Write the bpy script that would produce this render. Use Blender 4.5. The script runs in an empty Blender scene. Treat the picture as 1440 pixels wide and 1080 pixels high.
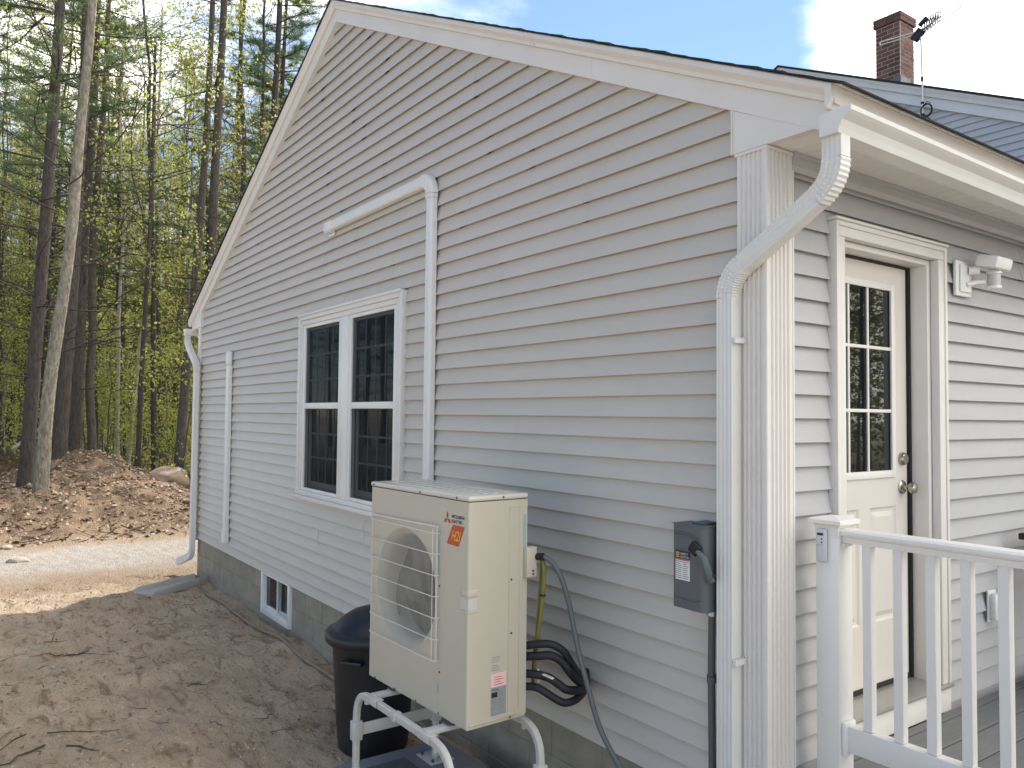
import bpy, bmesh, math, random
import numpy as np
from mathutils import Vector, Matrix, noise
random.seed(7); RNG=np.random.default_rng(11)
PI=math.pi
S=bpy.context.scene
C=bpy.data.collections.new('scene'); S.collection.children.link(C)

# ---------------------------------------------------------------- camera
CAM=Vector((1.999,-2.684,2.097)); FPX=1113.5
yaw,pit,rol=math.radians(54.4886),math.radians(2.2435),math.radians(0.5720)
fw=Vector((-math.sin(yaw)*math.cos(pit),math.cos(yaw)*math.cos(pit),math.sin(pit)))
rt=Vector((math.cos(yaw),math.sin(yaw),0)); up=rt.cross(fw)
r2=math.cos(rol)*rt+math.sin(rol)*up; u2=-math.sin(rol)*rt+math.cos(rol)*up
cd=bpy.data.cameras.new('camera'); cam=bpy.data.objects.new('camera',cd); C.objects.link(cam)
cam.matrix_world=Matrix(((r2.x,u2.x,-fw.x,CAM.x),(r2.y,u2.y,-fw.y,CAM.y),(r2.z,u2.z,-fw.z,CAM.z),(0,0,0,1)))
cd.sensor_width=36; cd.lens=36*FPX/1440; cd.clip_end=2000; cd.clip_start=.05
S.camera=cam
# ---------------------------------------------------------------- sky, sun, exposure
SUN=Vector((-.50,.70,1.0)).normalized()
w=bpy.data.worlds.new('World'); S.world=w; w.use_nodes=True
nt=w.node_tree; N=nt.nodes; L=nt.links; N.clear()
def nd(t,**k):
    n=N.new(t)
    for a,b in k.items(): setattr(n,a,b)
    return n
sky=nd('ShaderNodeTexSky',sky_type='NISHITA',sun_disc=False)
sky.sun_elevation=math.asin(SUN.z); sky.sun_rotation=math.atan2(SUN.x,SUN.y)
sky.air_density=.8; sky.dust_density=.05; sky.ozone_density=2.2
tc=nd('ShaderNodeTexCoord'); sep=nd('ShaderNodeSeparateXYZ'); L.new(tc.outputs['Generated'],sep.inputs[0])
# project the view direction on a cloud layer: (x,y)/(z+.25)
add=nd('ShaderNodeMath',operation='ADD'); add.inputs[1].default_value=.22; L.new(sep.outputs[2],add.inputs[0])
mx=nd('ShaderNodeMath',operation='MAXIMUM'); mx.inputs[1].default_value=.05; L.new(add.outputs[0],mx.inputs[0])
dx=nd('ShaderNodeMath',operation='DIVIDE'); L.new(sep.outputs[0],dx.inputs[0]); L.new(mx.outputs[0],dx.inputs[1])
dy=nd('ShaderNodeMath',operation='DIVIDE'); L.new(sep.outputs[1],dy.inputs[0]); L.new(mx.outputs[0],dy.inputs[1])
cmb=nd('ShaderNodeCombineXYZ'); L.new(dx.outputs[0],cmb.inputs[0]); L.new(dy.outputs[0],cmb.inputs[1])
n1=nd('ShaderNodeTexNoise'); n1.inputs['Scale'].default_value=1.5; n1.inputs['Detail'].default_value=9; n1.inputs['Roughness'].default_value=.55; n1.inputs['Distortion'].default_value=.35
L.new(cmb.outputs[0],n1.inputs['Vector'])
# one broad bank of bright cloud to the right of the view
CB=Vector((.47,.75,.47)).normalized()
dot=nd('ShaderNodeVectorMath',operation='DOT_PRODUCT'); dot.inputs[1].default_value=CB
nrm=nd('ShaderNodeVectorMath',operation='NORMALIZE'); L.new(tc.outputs['Generated'],nrm.inputs[0]); L.new(nrm.outputs[0],dot.inputs[0])
mr=nd('ShaderNodeMapRange'); mr.inputs[1].default_value=.45; mr.inputs[2].default_value=.66; mr.inputs[3].default_value=0; mr.inputs[4].default_value=.42
L.new(dot.outputs['Value'],mr.inputs[0])
# second bank low over the woods
CB2=Vector((-.93,.12,.33)).normalized()
dot2=nd('ShaderNodeVectorMath',operation='DOT_PRODUCT'); dot2.inputs[1].default_value=CB2; L.new(nrm.outputs[0],dot2.inputs[0])
mr2=nd('ShaderNodeMapRange'); mr2.inputs[1].default_value=.84; mr2.inputs[2].default_value=1.0; mr2.inputs[3].default_value=0; mr2.inputs[4].default_value=.06
L.new(dot2.outputs['Value'],mr2.inputs[0])
sm=nd('ShaderNodeMath',operation='ADD'); L.new(n1.outputs['Fac'],sm.inputs[0]); L.new(mr.outputs[0],sm.inputs[1])
sm2=nd('ShaderNodeMath',operation='ADD'); L.new(sm.outputs[0],sm2.inputs[0]); L.new(mr2.outputs[0],sm2.inputs[1])
cr=nd('ShaderNodeMapRange',interpolation_type='SMOOTHSTEP'); cr.inputs[1].default_value=.53; cr.inputs[2].default_value=.74
L.new(sm2.outputs[0],cr.inputs[0])
mix=nd('ShaderNodeMix',data_type='RGBA'); L.new(cr.outputs[0],mix.inputs[0])
L.new(sky.outputs[0],mix.inputs[6]); mix.inputs[7].default_value=(15.5,15.1,14.5,1)
bg=nd('ShaderNodeBackground'); bg.inputs[1].default_value=.070
L.new(mix.outputs[2],bg.inputs[0]); out=nd('ShaderNodeOutputWorld'); L.new(bg.outputs[0],out.inputs[0])
sd=bpy.data.lights.new('sun','SUN'); sd.energy=2.0; sd.angle=math.radians(.6); sd.color=(1,.95,.89)
so=bpy.data.objects.new('sun',sd); C.objects.link(so); so.rotation_euler=SUN.to_track_quat('Z','Y').to_euler()
S.view_settings.view_transform='Standard'; S.view_settings.look='None'; S.view_settings.gamma=1
S.view_settings.use_curve_mapping=False; S.view_settings.exposure=1.68
S.render.engine='CYCLES'; S.cycles.max_bounces=8; S.cycles.transparent_max_bounces=24

# ---------------------------------------------------------------- helpers
def at(px,D):
    """plan position on the compass line of photo column px, D metres out along the view"""
    f=Vector((fw.x,fw.y,0)).normalized(); p=CAM+f*D+rt*(D*(px-720)/FPX); return p.x,p.y
class MB:
    def __init__(s): s.v=[]; s.f=[]
    def add(s,vs,fs):
        n=len(s.v); s.v+= [tuple(v) for v in vs]; s.f+=[tuple(i+n for i in f) for f in fs]; return s
    def box(s,x0,x1,y0,y1,z0,z1,M=None):
        vs=[Vector((x,y,z)) for x in (x0,x1) for y in (y0,y1) for z in (z0,z1)]
        if M: vs=[M@v for v in vs]
        return s.add(vs,[(0,1,3,2),(4,6,7,5),(0,4,5,1),(2,3,7,6),(0,2,6,4),(1,5,7,3)])
    def prism(s,poly,fn,a,b):
        n=len(poly); vs=[fn(p,a) for p in poly]+[fn(p,b) for p in poly]
        return s.add(vs,[tuple(range(n))[::-1],tuple(range(n,2*n))]+[(i,(i+1)%n,n+(i+1)%n,n+i) for i in range(n)])
    def tube(s,pts,r,seg=8,cap=True,flat=None,rings=None):
        pts=[Vector(p) for p in pts]; n=len(pts)
        rs=r if hasattr(r,'__len__') else [r]*n
        t=(pts[1]-pts[0]).normalized(); ref=Vector((0,0,1)) if abs(t.z)<.9 else Vector((1,0,0))
        nx=t.cross(ref).normalized(); vs=[];base=len(s.v)
        for i in range(n):
            if i==0: t=(pts[1]-pts[0])
            elif i==n-1: t=(pts[-1]-pts[-2])
            else: t=(pts[i+1]-pts[i-1])
            t.normalize(); nx=(nx-t*nx.dot(t)).normalized(); ny=t.cross(nx)
            for k in range(seg):
                a=2*PI*k/seg; rr=rs[i]
                if rings: rr*=rings(i,k)
                vs.append(pts[i]+nx*math.cos(a)*rr+ny*math.sin(a)*rr)
        fs=[(i*seg+k,i*seg+(k+1)%seg,(i+1)*seg+(k+1)%seg,(i+1)*seg+k) for i in range(n-1) for k in range(seg)]
        if cap: fs+=[tuple(range(seg))[::-1],tuple((n-1)*seg+k for k in range(seg))]
        return s.add(vs,fs)
    def sweep(s,prof,pts,side):
        """sweep a closed 2d profile (a along side, b along normal) on pts; side = fixed width axis"""
        pts=[Vector(p) for p in pts]; n=len(pts); m=len(prof); side=Vector(side).normalized(); vs=[]
        for i in range(n):
            t=(pts[min(i+1,n-1)]-pts[max(i-1,0)]).normalized(); nn=t.cross(side).normalized()
            vs+=[pts[i]+side*a+nn*b for a,b in prof]
        fs=[(i*m+k,i*m+(k+1)%m,(i+1)*m+(k+1)%m,(i+1)*m+k) for i in range(n-1) for k in range(m)]
        fs+=[tuple(range(m))[::-1],tuple((n-1)*m+k for k in range(m))]
        return s.add(vs,fs)
    def lathe(s,prof,seg=32,M=None,close=False):
        vs=[]; n=len(prof)
        for k in range(seg):
            a=2*PI*k/seg
            for r,z in prof:
                v=Vector((r*math.cos(a),r*math.sin(a),z)); vs.append(M@v if M else v)
        fs=[(k*n+i,((k+1)%seg)*n+i,((k+1)%seg)*n+i+1,k*n+i+1) for k in range(seg) for i in range(n-1)]
        return s.add(vs,fs)
    def build(s,name,mat,parent=None,bevel=0,smooth=False,seg=2,angle=40,**props):
        me=bpy.data.meshes.new(name); me.from_pydata(s.v,[],s.f)
        bm=bmesh.new(); bm.from_mesh(me)
        bmesh.ops.recalc_face_normals(bm,faces=bm.faces)
        if bevel:
            es=[e for e in bm.edges if len(e.link_faces)==2 and e.calc_face_angle(0)>.6]
            bmesh.ops.bevel(bm,geom=es,offset=bevel,segments=seg,affect='EDGES',clamp_overlap=True,profile=.5)
        bm.to_mesh(me); bm.free()
        if smooth or bevel:
            me.polygons.foreach_set('use_smooth',[True]*len(me.polygons))
            me.set_sharp_from_angle(angle=math.radians(angle))
        return link(name,me,mat,parent,**props)
def link(name,me,mat,parent=None,**props):
    if mat and not me.materials: me.materials.append(mat)
    o=bpy.data.objects.new(name,me); C.objects.link(o)
    if parent: o.parent=parent
    for k,v in props.items(): o[k]=v
    return o
def B(*a,M=None): return MB().box(*a,M=M)
def thing(name,label,cat,loc=(0,0,0),rz=0,group=None):
    o=bpy.data.objects.new(name,None); o.empty_display_size=.1; C.objects.link(o); o.location=loc; o.rotation_euler=(0,0,rz)
    o['label']=label; o['category']=cat
    if group: o['group']=group
    return o
def local(parent,o):  # o was built in world space: keep it there under a moved parent
    o.matrix_parent_inverse=parent.matrix_world.inverted(); return o
def arc(c,r,a0,a1,n,f): return [f(c[0]+r*math.cos(math.radians(a0+(a1-a0)*i/n)),c[1]+r*math.sin(math.radians(a0+(a1-a0)*i/n))) for i in range(n+1)]
def fillet(pts,r,n=6):
    pts=[Vector(p) for p in pts]; out=[pts[0]]
    for i in range(1,len(pts)-1):
        a,b,c=pts[i-1],pts[i],pts[i+1]; d1=(a-b); d2=(c-b); rr=min(r,d1.length*.48,d2.length*.48)
        p=b+d1.normalized()*rr; q=b+d2.normalized()*rr
        for k in range(n+1):
            t=k/n; out.append(p*(1-t)**2+b*2*t*(1-t)+q*t*t)
    return out+[pts[-1]]
def curve_pts(pts,n=8):
    P=[Vector(p) for p in pts]; P=[P[0]*2-P[1]]+P+[P[-1]*2-P[-2]]; out=[]
    for i in range(1,len(P)-2):
        for k in range(n):
            t=k/n; out.append(.5*((2*P[i])+(P[i+1]-P[i-1])*t+(2*P[i-1]-5*P[i]+4*P[i+1]-P[i+2])*t*t+(3*P[i]-P[i-1]-3*P[i+1]+P[i+2])*t**3))
    return out+[P[-2]]

# ---------------------------------------------------------------- materials
def mat(name,col,rough=.6,metal=0,spec=.5,var=0,vs=4,bump=0,bs=60,stretch=None,col2=None,grime=0,coord='Object',trans=None,objvar=0,coat=0):
    m=bpy.data.materials.new(name); m.use_nodes=True; t=m.node_tree; n=t.nodes; l=t.links
    p=n['Principled BSDF']; p.inputs['Base Color'].default_value=(*col,1); p.inputs['Roughness'].default_value=rough
    p.inputs['Metallic'].default_value=metal; p.inputs['Specular IOR Level'].default_value=spec
    if coat: p.inputs['Coat Weight'].default_value=coat
    tcn=n.new('ShaderNodeTexCoord'); vec=tcn.outputs[coord]
    if stretch:
        mp=n.new('ShaderNodeMapping'); mp.inputs['Scale'].default_value=stretch; l.new(vec,mp.inputs[0]); vec2=mp.outputs[0]
    else: vec2=vec
    cur=None
    if var or col2:
        nz=n.new('ShaderNodeTexNoise'); nz.inputs['Scale'].default_value=vs; nz.inputs['Detail'].default_value=6; nz.inputs['Roughness'].default_value=.6; l.new(vec2,nz.inputs['Vector'])
        mpr=n.new('ShaderNodeMapRange'); mpr.inputs[1].default_value=.3; mpr.inputs[2].default_value=.7; l.new(nz.outputs['Fac'],mpr.inputs[0])
        mixn=n.new('ShaderNodeMix'); mixn.data_type='RGBA'; l.new(mpr.outputs[0],mixn.inputs[0])
        c2=col2 if col2 else tuple(c*(1-var) for c in col)
        mixn.inputs[6].default_value=(*col,1); mixn.inputs[7].default_value=(*c2,1); cur=mixn.outputs[2]
    if grime:
        nz=n.new('ShaderNodeTexNoise'); nz.inputs['Scale'].default_value=1.3; nz.inputs['Detail'].default_value=10; nz.inputs['Roughness'].default_value=.72; l.new(tcn.outputs['Object'],nz.inputs['Vector'])
        mpr=n.new('ShaderNodeMapRange'); mpr.inputs[1].default_value=.48; mpr.inputs[2].default_value=.75; mpr.inputs[4].default_value=grime; l.new(nz.outputs['Fac'],mpr.inputs[0])
        mg=n.new('ShaderNodeMix'); mg.data_type='RGBA'; l.new(mpr.outputs[0],mg.inputs[0])
        if cur: l.new(cur,mg.inputs[6])
        else: mg.inputs[6].default_value=(*col,1)
        mg.inputs[7].default_value=(.24,.20,.15,1); cur=mg.outputs[2]
    if objvar:
        oi=n.new('ShaderNodeObjectInfo'); mpr=n.new('ShaderNodeMapRange'); mpr.inputs[3].default_value=1-objvar; mpr.inputs[4].default_value=1+objvar; l.new(oi.outputs['Random'],mpr.inputs[0])
        vm=n.new('ShaderNodeVectorMath'); vm.operation='SCALE'
        if cur: l.new(cur,vm.inputs[0])
        else: vm.inputs[0].default_value=col
        l.new(mpr.outputs[0],vm.inputs['Scale']); cur=vm.outputs[0]
    if cur: l.new(cur,p.inputs['Base Color'])
    if bump:
        nb=n.new('ShaderNodeTexNoise'); nb.inputs['Scale'].default_value=bs; nb.inputs['Detail'].default_value=5; l.new(vec2,nb.inputs['Vector'])
        bp=n.new('ShaderNodeBump'); bp.inputs['Strength'].default_value=bump; bp.inputs['Distance'].default_value=.002; l.new(nb.outputs['Fac'],bp.inputs['Height']); l.new(bp.outputs[0],p.inputs['Normal'])
    return m
M={}
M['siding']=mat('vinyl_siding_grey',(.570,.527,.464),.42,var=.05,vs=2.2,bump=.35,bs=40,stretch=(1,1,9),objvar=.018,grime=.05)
M['siding_r']=mat('vinyl_siding_grey_side',(.45,.445,.445),.42,var=.05,vs=2.2,bump=.35,bs=40,stretch=(1,1,9),objvar=.018,grime=.03)  # same vinyl as the gable; this wall's cooler light is tinted into the base
M['siding_m']=mat('vinyl_siding_blue_grey',(.56,.57,.59),.5,var=.05,vs=2,objvar=.02)
M['trim_m']=mat('pale_trim',(.76,.76,.76),.45,var=.05,vs=2)
M['wrap']=mat('house_wrap',(.25,.25,.25),.8)
M['trim']=mat('white_trim',(.73,.695,.645),.38,var=.05,vs=3,grime=.06,bump=.08,bs=30)
M['vinyl']=mat('white_vinyl',(.78,.755,.71),.33,var=.04,vs=5,grime=.05)
M['alu']=mat('white_aluminium',(.72,.71,.67),.28,var=.05,vs=4,grime=.07,bump=.05,bs=25)
M['pvc']=mat('white_plastic_duct',(.74,.73,.69),.35,var=.04,vs=6,grime=.05)
M['soffit']=mat('soffit_vinyl',(.82,.79,.74),.5,var=.03,vs=4)
M['door']=mat('door_paint_cream',(.68,.635,.565),.42,var=.03,vs=3,bump=.05,bs=20)
M['glass']=mat('dark_window_glass',(.008,.010,.011),.015,spec=.5)
M['rubber']=mat('black_rubber',(.012,.010,.010),.7)
M['sash']=mat('sash_vinyl',(.36,.36,.36),.4)
M['grid']=mat('grille_bar',(.22,.23,.24),.4)
M['concrete']=mat('concrete_block',(.36,.315,.24),.9,var=.25,vs=7,bump=.8,bs=90,grime=.35,objvar=.06)
M['mortar']=mat('mortar',(.30,.27,.21),.95,var=.2,vs=20,bump=.8,bs=100)
M['shingle']=mat('asphalt_shingle',(.035,.035,.038),.95,var=.4,vs=30,bump=.6,bs=200)
M['brick']=mat('chimney_brick',(.20,.098,.082),.85,var=.4,vs=9,bump=.5,bs=80,objvar=.35)
M['mortar_l']=mat('chimney_mortar',(.50,.47,.43),.95,var=.2,vs=20)
M['lead']=mat('lead_flashing',(.21,.23,.25),.6,metal=.3,var=.3,vs=10)
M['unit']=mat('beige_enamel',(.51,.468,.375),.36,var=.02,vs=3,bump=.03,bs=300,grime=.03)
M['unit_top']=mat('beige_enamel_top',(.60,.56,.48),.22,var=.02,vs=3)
M['wire']=mat('coated_wire',(.68,.65,.57),.35)
M['fan']=mat('grey_fan_plastic',(.04,.037,.034),.5)
M['dark']=mat('dark_recess',(.02,.02,.02),.8)
M['coil']=mat('coil_fins',(.05,.05,.05),.6,metal=.2)
M['stand']=mat('stand_powder_coat',(.55,.53,.48),.38,var=.05,vs=8,grime=.1)
M['zinc']=mat('zinc_plate',(.45,.49,.51),.32,metal=.85,var=.15,vs=20)
M['screw']=mat('dark_screw',(.10,.09,.08),.4,metal=.7)
M['pad']=mat('grey_plastic_pad',(.20,.22,.24),.55,var=.12,vs=6,bump=.3,bs=120,grime=.25)
M['patch']=mat('dark_pad_square',(.085,.10,.10),.6,var=.1,vs=9)
M['can']=mat('black_plastic_can',(.010,.0115,.015),.42,var=.3,vs=6,bump=.25,bs=50,grime=.12)
M['foam']=mat('black_pipe_insulation',(.009,.010,.013),.62,bump=.5,bs=120)
M['cable']=mat('grey_conduit',(.09,.10,.105),.45)
M['yellow']=mat('yellow_green_cable',(.20,.19,.045),.5,var=.3,vs=15)
M['boxgrey']=mat('grey_painted_steel',(.090,.103,.110),.38,var=.06,vs=6,bump=.1,bs=150)
M['handle']=mat('dark_handle',(.10,.115,.12),.35)
M['conduit']=mat('grey_pvc_conduit',(.095,.095,.098),.5)
M['label_w']=mat('label_white',(.72,.71,.70),.4)
M['label_g']=mat('label_grey',(.30,.32,.33),.4,var=.2,vs=60)
M['label_p']=mat('label_pink',(.78,.52,.50),.4)
M['ink']=mat('ink_black',(.02,.02,.022),.5)
M['ink_g']=mat('ink_grey',(.22,.22,.21),.5)
M['ink_y']=mat('ink_yellow',(.60,.42,.06),.5)
M['red']=mat('sticker_red',(.42,.022,.012),.35,col2=(.50,.10,.012),vs=22)
M['logo_red']=mat('logo_red',(.50,.03,.03),.4)
M['orange']=mat('sticker_flame',(.85,.36,.03),.4)
M['tape']=mat('blue_green_tape',(.24,.42,.42),.5)
M['purple']=mat('ink_purple',(.09,.07,.20),.5)
M['nickel']=mat('brushed_nickel',(.42,.38,.33),.24,metal=1)
M['sill']=mat('aluminium_threshold',(.44,.43,.41),.32,metal=.6,var=.1,vs=30)
M['deck']=mat('grey_composite_board',(.155,.16,.16),.62,var=.22,vs=5,bump=.5,bs=30,stretch=(14,1,1),objvar=.06)
M['blackmetal']=mat('black_metal',(.012,.012,.014),.4)
M['lamp']=mat('lamp_housing',(.78,.78,.75),.35)
M['lens']=mat('sensor_lens',(.50,.50,.48),.25)
M['device']=mat('keypad_plastic',(.55,.56,.58),.35)
M['splash']=mat('splash_block_plastic',(.42,.41,.39),.6,var=.15,vs=10,grime=.3)
M['hose']=mat('muddy_strip',(.30,.235,.165),.75,var=.3,vs=12)
M['stone']=mat('pale_stone',(.40,.35,.28),.9,var=.35,vs=5,bump=.8,bs=40,objvar=.15)
M['pebble']=mat('pebbles',(.42,.37,.30),.9,var=.4,vs=3)
M['clod']=mat('dirt_clods',(.50,.385,.265),.95,col2=(.24,.175,.12),vs=2.3,bump=.6,bs=60)
M['boulder']=mat('granite_boulder',(.33,.29,.26),.9,col2=(.27,.17,.11),vs=2.5,bump=.8,bs=25)
M['twig']=mat('dead_twig',(.075,.055,.040),.9,var=.4,vs=2)
M['litter']=mat('dead_leaves',(.27,.155,.075),.85,col2=(.14,.085,.05),vs=3)
def bark(name,c1,c2,sc=(9,9,2.2),moss=0):
    m=mat(name,c1,.95,col2=c2,vs=2.6,stretch=sc,bump=1,bs=4.5)
    n=m.node_tree.nodes
    for b in n:
        if b.type=='BUMP': b.inputs['Distance'].default_value=.05; b.inputs['Strength'].default_value=1
    return m
M['bark_dark']=bark('pine_bark',(.085,.070,.060),(.032,.026,.023))
M['bark_grey']=bark('oak_bark_pale',(.30,.275,.215),(.10,.088,.066),sc=(7,7,2.5))
M['bark_mid']=bark('maple_bark',(.13,.112,.092),(.055,.047,.04))
M['bark_birch']=bark('birch_bark',(.55,.53,.49),(.25,.22,.19),sc=(2,2,10))
def leafmat(name,cols,trans=.5):
    m=bpy.data.materials.new(name); m.use_nodes=True; t=m.node_tree; n=t.nodes; l=t.links; n.clear()
    g=n.new('ShaderNodeNewGeometry'); oi=n.new('ShaderNodeObjectInfo'); ad=n.new('ShaderNodeMath'); ad.operation='ADD'
    ms=n.new('ShaderNodeMath'); ms.operation='MULTIPLY'; ms.inputs[1].default_value=.45; l.new(oi.outputs['Random'],ms.inputs[0])
    ms2=n.new('ShaderNodeMath'); ms2.operation='MULTIPLY'; ms2.inputs[1].default_value=.55; l.new(g.outputs['Random Per Island'],ms2.inputs[0])
    l.new(ms.outputs[0],ad.inputs[0]); l.new(ms2.outputs[0],ad.inputs[1])
    r=n.new('ShaderNodeValToRGB'); l.new(ad.outputs[0],r.inputs[0]); r.color_ramp.elements[0].color=(*cols[0],1); r.color_ramp.elements[1].color=(*cols[-1],1)
    for i,c in enumerate(cols[1:-1]):
        e=r.color_ramp.elements.new((i+1)/(len(cols)-1)); e.color=(*c,1)
    d=n.new('ShaderNodeBsdfDiffuse'); tr=n.new('ShaderNodeBsdfTranslucent'); mxs=n.new('ShaderNodeMixShader'); mxs.inputs[0].default_value=trans
    l.new(r.outputs[0],d.inputs[0]); l.new(r.outputs[0],tr.inputs[0]); l.new(d.outputs[0],mxs.inputs[1]); l.new(tr.outputs[0],mxs.inputs[2])
    o=n.new('ShaderNodeOutputMaterial'); l.new(mxs.outputs[0],o.inputs[0]); return m
M['leaf']=leafmat('spring_leaves',[(.22,.27,.065),(.34,.39,.10),(.47,.49,.14),(.39,.35,.13)],.65)
M['leaf_y']=leafmat('young_maple_leaves',[(.38,.38,.12),(.50,.44,.18),(.40,.27,.12),(.36,.41,.12)],.65)
M['needle']=leafmat('pine_needles',[(.07,.12,.06),(.11,.17,.085),(.19,.22,.08)],.4)
M['farleaf']=leafmat('far_leaves',[(.16,.19,.07),(.25,.29,.10),(.36,.37,.15)],.6)
# insect screen
m=bpy.data.materials.new('insect_screen'); m.use_nodes=True; n=m.node_tree.nodes; l=m.node_tree.links; n.clear()
tr=n.new('ShaderNodeBsdfTransparent'); df=n.new('ShaderNodeBsdfDiffuse'); df.inputs[0].default_value=(.026,.028,.030,1); mxs=n.new('ShaderNodeMixShader'); mxs.inputs[0].default_value=.58
o_=n.new('ShaderNodeOutputMaterial'); l.new(tr.outputs[0],mxs.inputs[1]); l.new(df.outputs[0],mxs.inputs[2]); l.new(mxs.outputs[0],o_.inputs[0]); M['screen']=m

# ---------------------------------------------------------------- ground
def sst(a,b,x):
    t=max(0,min(1,(x-a)/(b-a))); return t*t*(3-2*t)
def H(x,y):
    edge=-12.3+.35*noise.noise(Vector((y*.5,3,0)))
    b=sst(edge,edge-2.3,x)
    amp=.62*(1-sst(.3,2.8,y))+.10*sst(.3,2.8,y)
    h=b*amp*(1-.45*sst(-16,-20,x))
    h+=.78*math.exp(-((x+19.8)/2.0)**2-((y-.1)/1.35)**2)
    h+=b*.16*noise.fractal(Vector((x*.9,y*.9,1)),.6,2.1,4)
    h+=b*.06*noise.fractal(Vector((x*3.2,y*3.2,7)),.7,2.1,3)
    nr=(1-b)*(1-.75*sst(-8.9,-9.6,x)*1.0)
    h+=nr*(.038*noise.fractal(Vector((x*1.1,y*1.1,4)),.8,2.1,4)+.020*noise.fractal(Vector((x*5,y*7,9)),.8,2.1,3)-.018*max(0,noise.noise(Vector((x*2.3,y*3.1,12)))))
    h+=(1-b)*.004*noise.noise(Vector((x*9,y*9,2)))
    if x<-24: h+=.25*noise.noise(Vector((x*.08,y*.08,5)))
    return h-.01
def axis(segs):
    out=[]
    for a,b,s in segs: out+=list(np.arange(a,b,s))
    return out+[segs[-1][1]]
xs=axis([(-400,-120,40),(-120,-40,5),(-40,-24,.6),(-24,-16,.16),(-16,-12,.08),(-12,-9,.06),(-9,-2,.035),(-2,3,.12),(3,12,1),(12,120,12),(120,400,40)])
ys=axis([(-400,-100,40),(-100,-20,8),(-20,-4,1),(-4,-3,.25),(-3,.2,.035),(.2,4,.10),(4,12,.7),(12,60,4),(60,400,40)])
gv=[(x,y,H(x,y) if abs(x)<130 and abs(y)<130 else -.01) for x in xs for y in ys]
ny=len(ys); gf=[(i*ny+j,(i+1)*ny+j,(i+1)*ny+j+1,i*ny+j+1) for i in range(len(xs)-1) for j in range(ny-1)]
me=bpy.data.meshes.new('ground'); me.from_pydata(gv,[],gf); me.polygons.foreach_set('use_smooth',[True]*len(me.polygons))
def ground_mat():
    m=bpy.data.materials.new('ground_dirt'); m.use_nodes=True; t=m.node_tree; n=t.nodes; l=t.links; p=n['Principled BSDF']; p.inputs['Roughness'].default_value=.95; p.inputs['Specular IOR Level'].default_value=.2
    tcn=n.new('ShaderNodeTexCoord'); O=tcn.outputs['Object']; sx=n.new('ShaderNodeSeparateXYZ'); l.new(O,sx.inputs[0])
    def nz(s,d=6,r=.6,dist=0,vec=O):
        q=n.new('ShaderNodeTexNoise'); q.inputs['Scale'].default_value=s; q.inputs['Detail'].default_value=d; q.inputs['Roughness'].default_value=r; q.inputs['Distortion'].default_value=dist; l.new(vec,q.inputs['Vector']); return q.outputs['Fac']
    def mr(v,a,b,c=0,d=1):
        q=n.new('ShaderNodeMapRange'); q.interpolation_type='SMOOTHSTEP'; l.new(v,q.inputs[0]); q.inputs[1].default_value=a; q.inputs[2].default_value=b; q.inputs[3].default_value=c; q.inputs[4].default_value=d; return q.outputs[0]
    def mixc(f,a,b):
        q=n.new('ShaderNodeMix'); q.data_type='RGBA'; l.new(f,q.inputs[0])
        for i,c in ((6,a),(7,b)):
            if isinstance(c,tuple): q.inputs[i].default_value=(*c,1)
            else: l.new(c,q.inputs[i])
        return q.outputs[2]
    def math_(op,a,b):
        q=n.new('ShaderNodeMath'); q.operation=op
        for i,c in ((0,a),(1,b)):
            if isinstance(c,(int,float)): q.inputs[i].default_value=c
            else: l.new(c,q.inputs[i])
        return q.outputs[0]
    # stretched streaks of raked dirt
    mp=n.new('ShaderNodeMapping'); mp.inputs['Scale'].default_value=(1,3.2,1); mp.inputs['Rotation'].default_value=(0,0,math.radians(-20)); l.new(O,mp.inputs[0]); ST=mp.outputs[0]
    dirt=mixc(mr(nz(1.1,8,.65,.4),.35,.65),(.66,.51,.355),(.50,.385,.265))
    dirt=mixc(mr(nz(2.6,9,.7,.8,ST),.50,.66),dirt,(.30,.215,.14))
    dirt=mixc(mr(nz(9,6,.7),.58,.76),dirt,(.70,.58,.44))
    dirt=mixc(mr(nz(7,8,.75,.6,ST),.53,.68,0,.8),dirt,(.33,.245,.17))
    dirt=mixc(mr(nz(28,6,.7,.3),.56,.70,0,.6),dirt,(.27,.20,.14))
    dirt=mixc(mr(nz(120,3,.7),.40,.75,0,.45),dirt,(.36,.27,.18))
    path=mixc(mr(nz(3,7,.65,0,ST),.35,.7),(.46,.42,.37),(.36,.31,.255))
    path=mixc(mr(nz(70,3,.6),.5,.7,0,.7),path,(.24,.205,.17))
    sand=mixc(mr(nz(5,6),.3,.7),(.37,.27,.175),(.30,.215,.14))
    berm=mixc(mr(nz(2.2,8,.7,.5),.4,.62),(.25,.175,.112),(.10,.068,.045))
    berm=mixc(mr(nz(14,5,.7),.55,.72),berm,(.42,.30,.20))
    wood=mixc(mr(nz(2,6,.6),.4,.6),(.13,.088,.052),(.085,.075,.035))
    X=math_('ADD',sx.outputs[0],math_('MULTIPLY',math_('SUBTRACT',nz(.9,6,.7),.5),2.0))
    c=mixc(mr(X,-8.3,-9.1),dirt,sand)
    c=mixc(mr(X,-9.0,-10.4),c,path)
    c=mixc(mr(X,-11.5,-12.5),c,sand)
    c=mixc(mr(X,-12.3,-13.3),c,berm)
    c=mixc(mr(X,-20.5,-23),c,wood)
    c=mixc(mr(sx.outputs[0],2.2,3.4),c,path)  # out-of-view ground made pale gravel to bounce neutral light onto the walls
    c=mixc(mr(sx.outputs[1],-4.2,-6.5),c,path)  # same added gravel tone on unseen ground in front, for more bounce
    l.new(c,p.inputs['Base Color'])
    bp=n.new('ShaderNodeBump'); bp.inputs['Strength'].default_value=.9; bp.inputs['Distance'].default_value=.045
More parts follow.
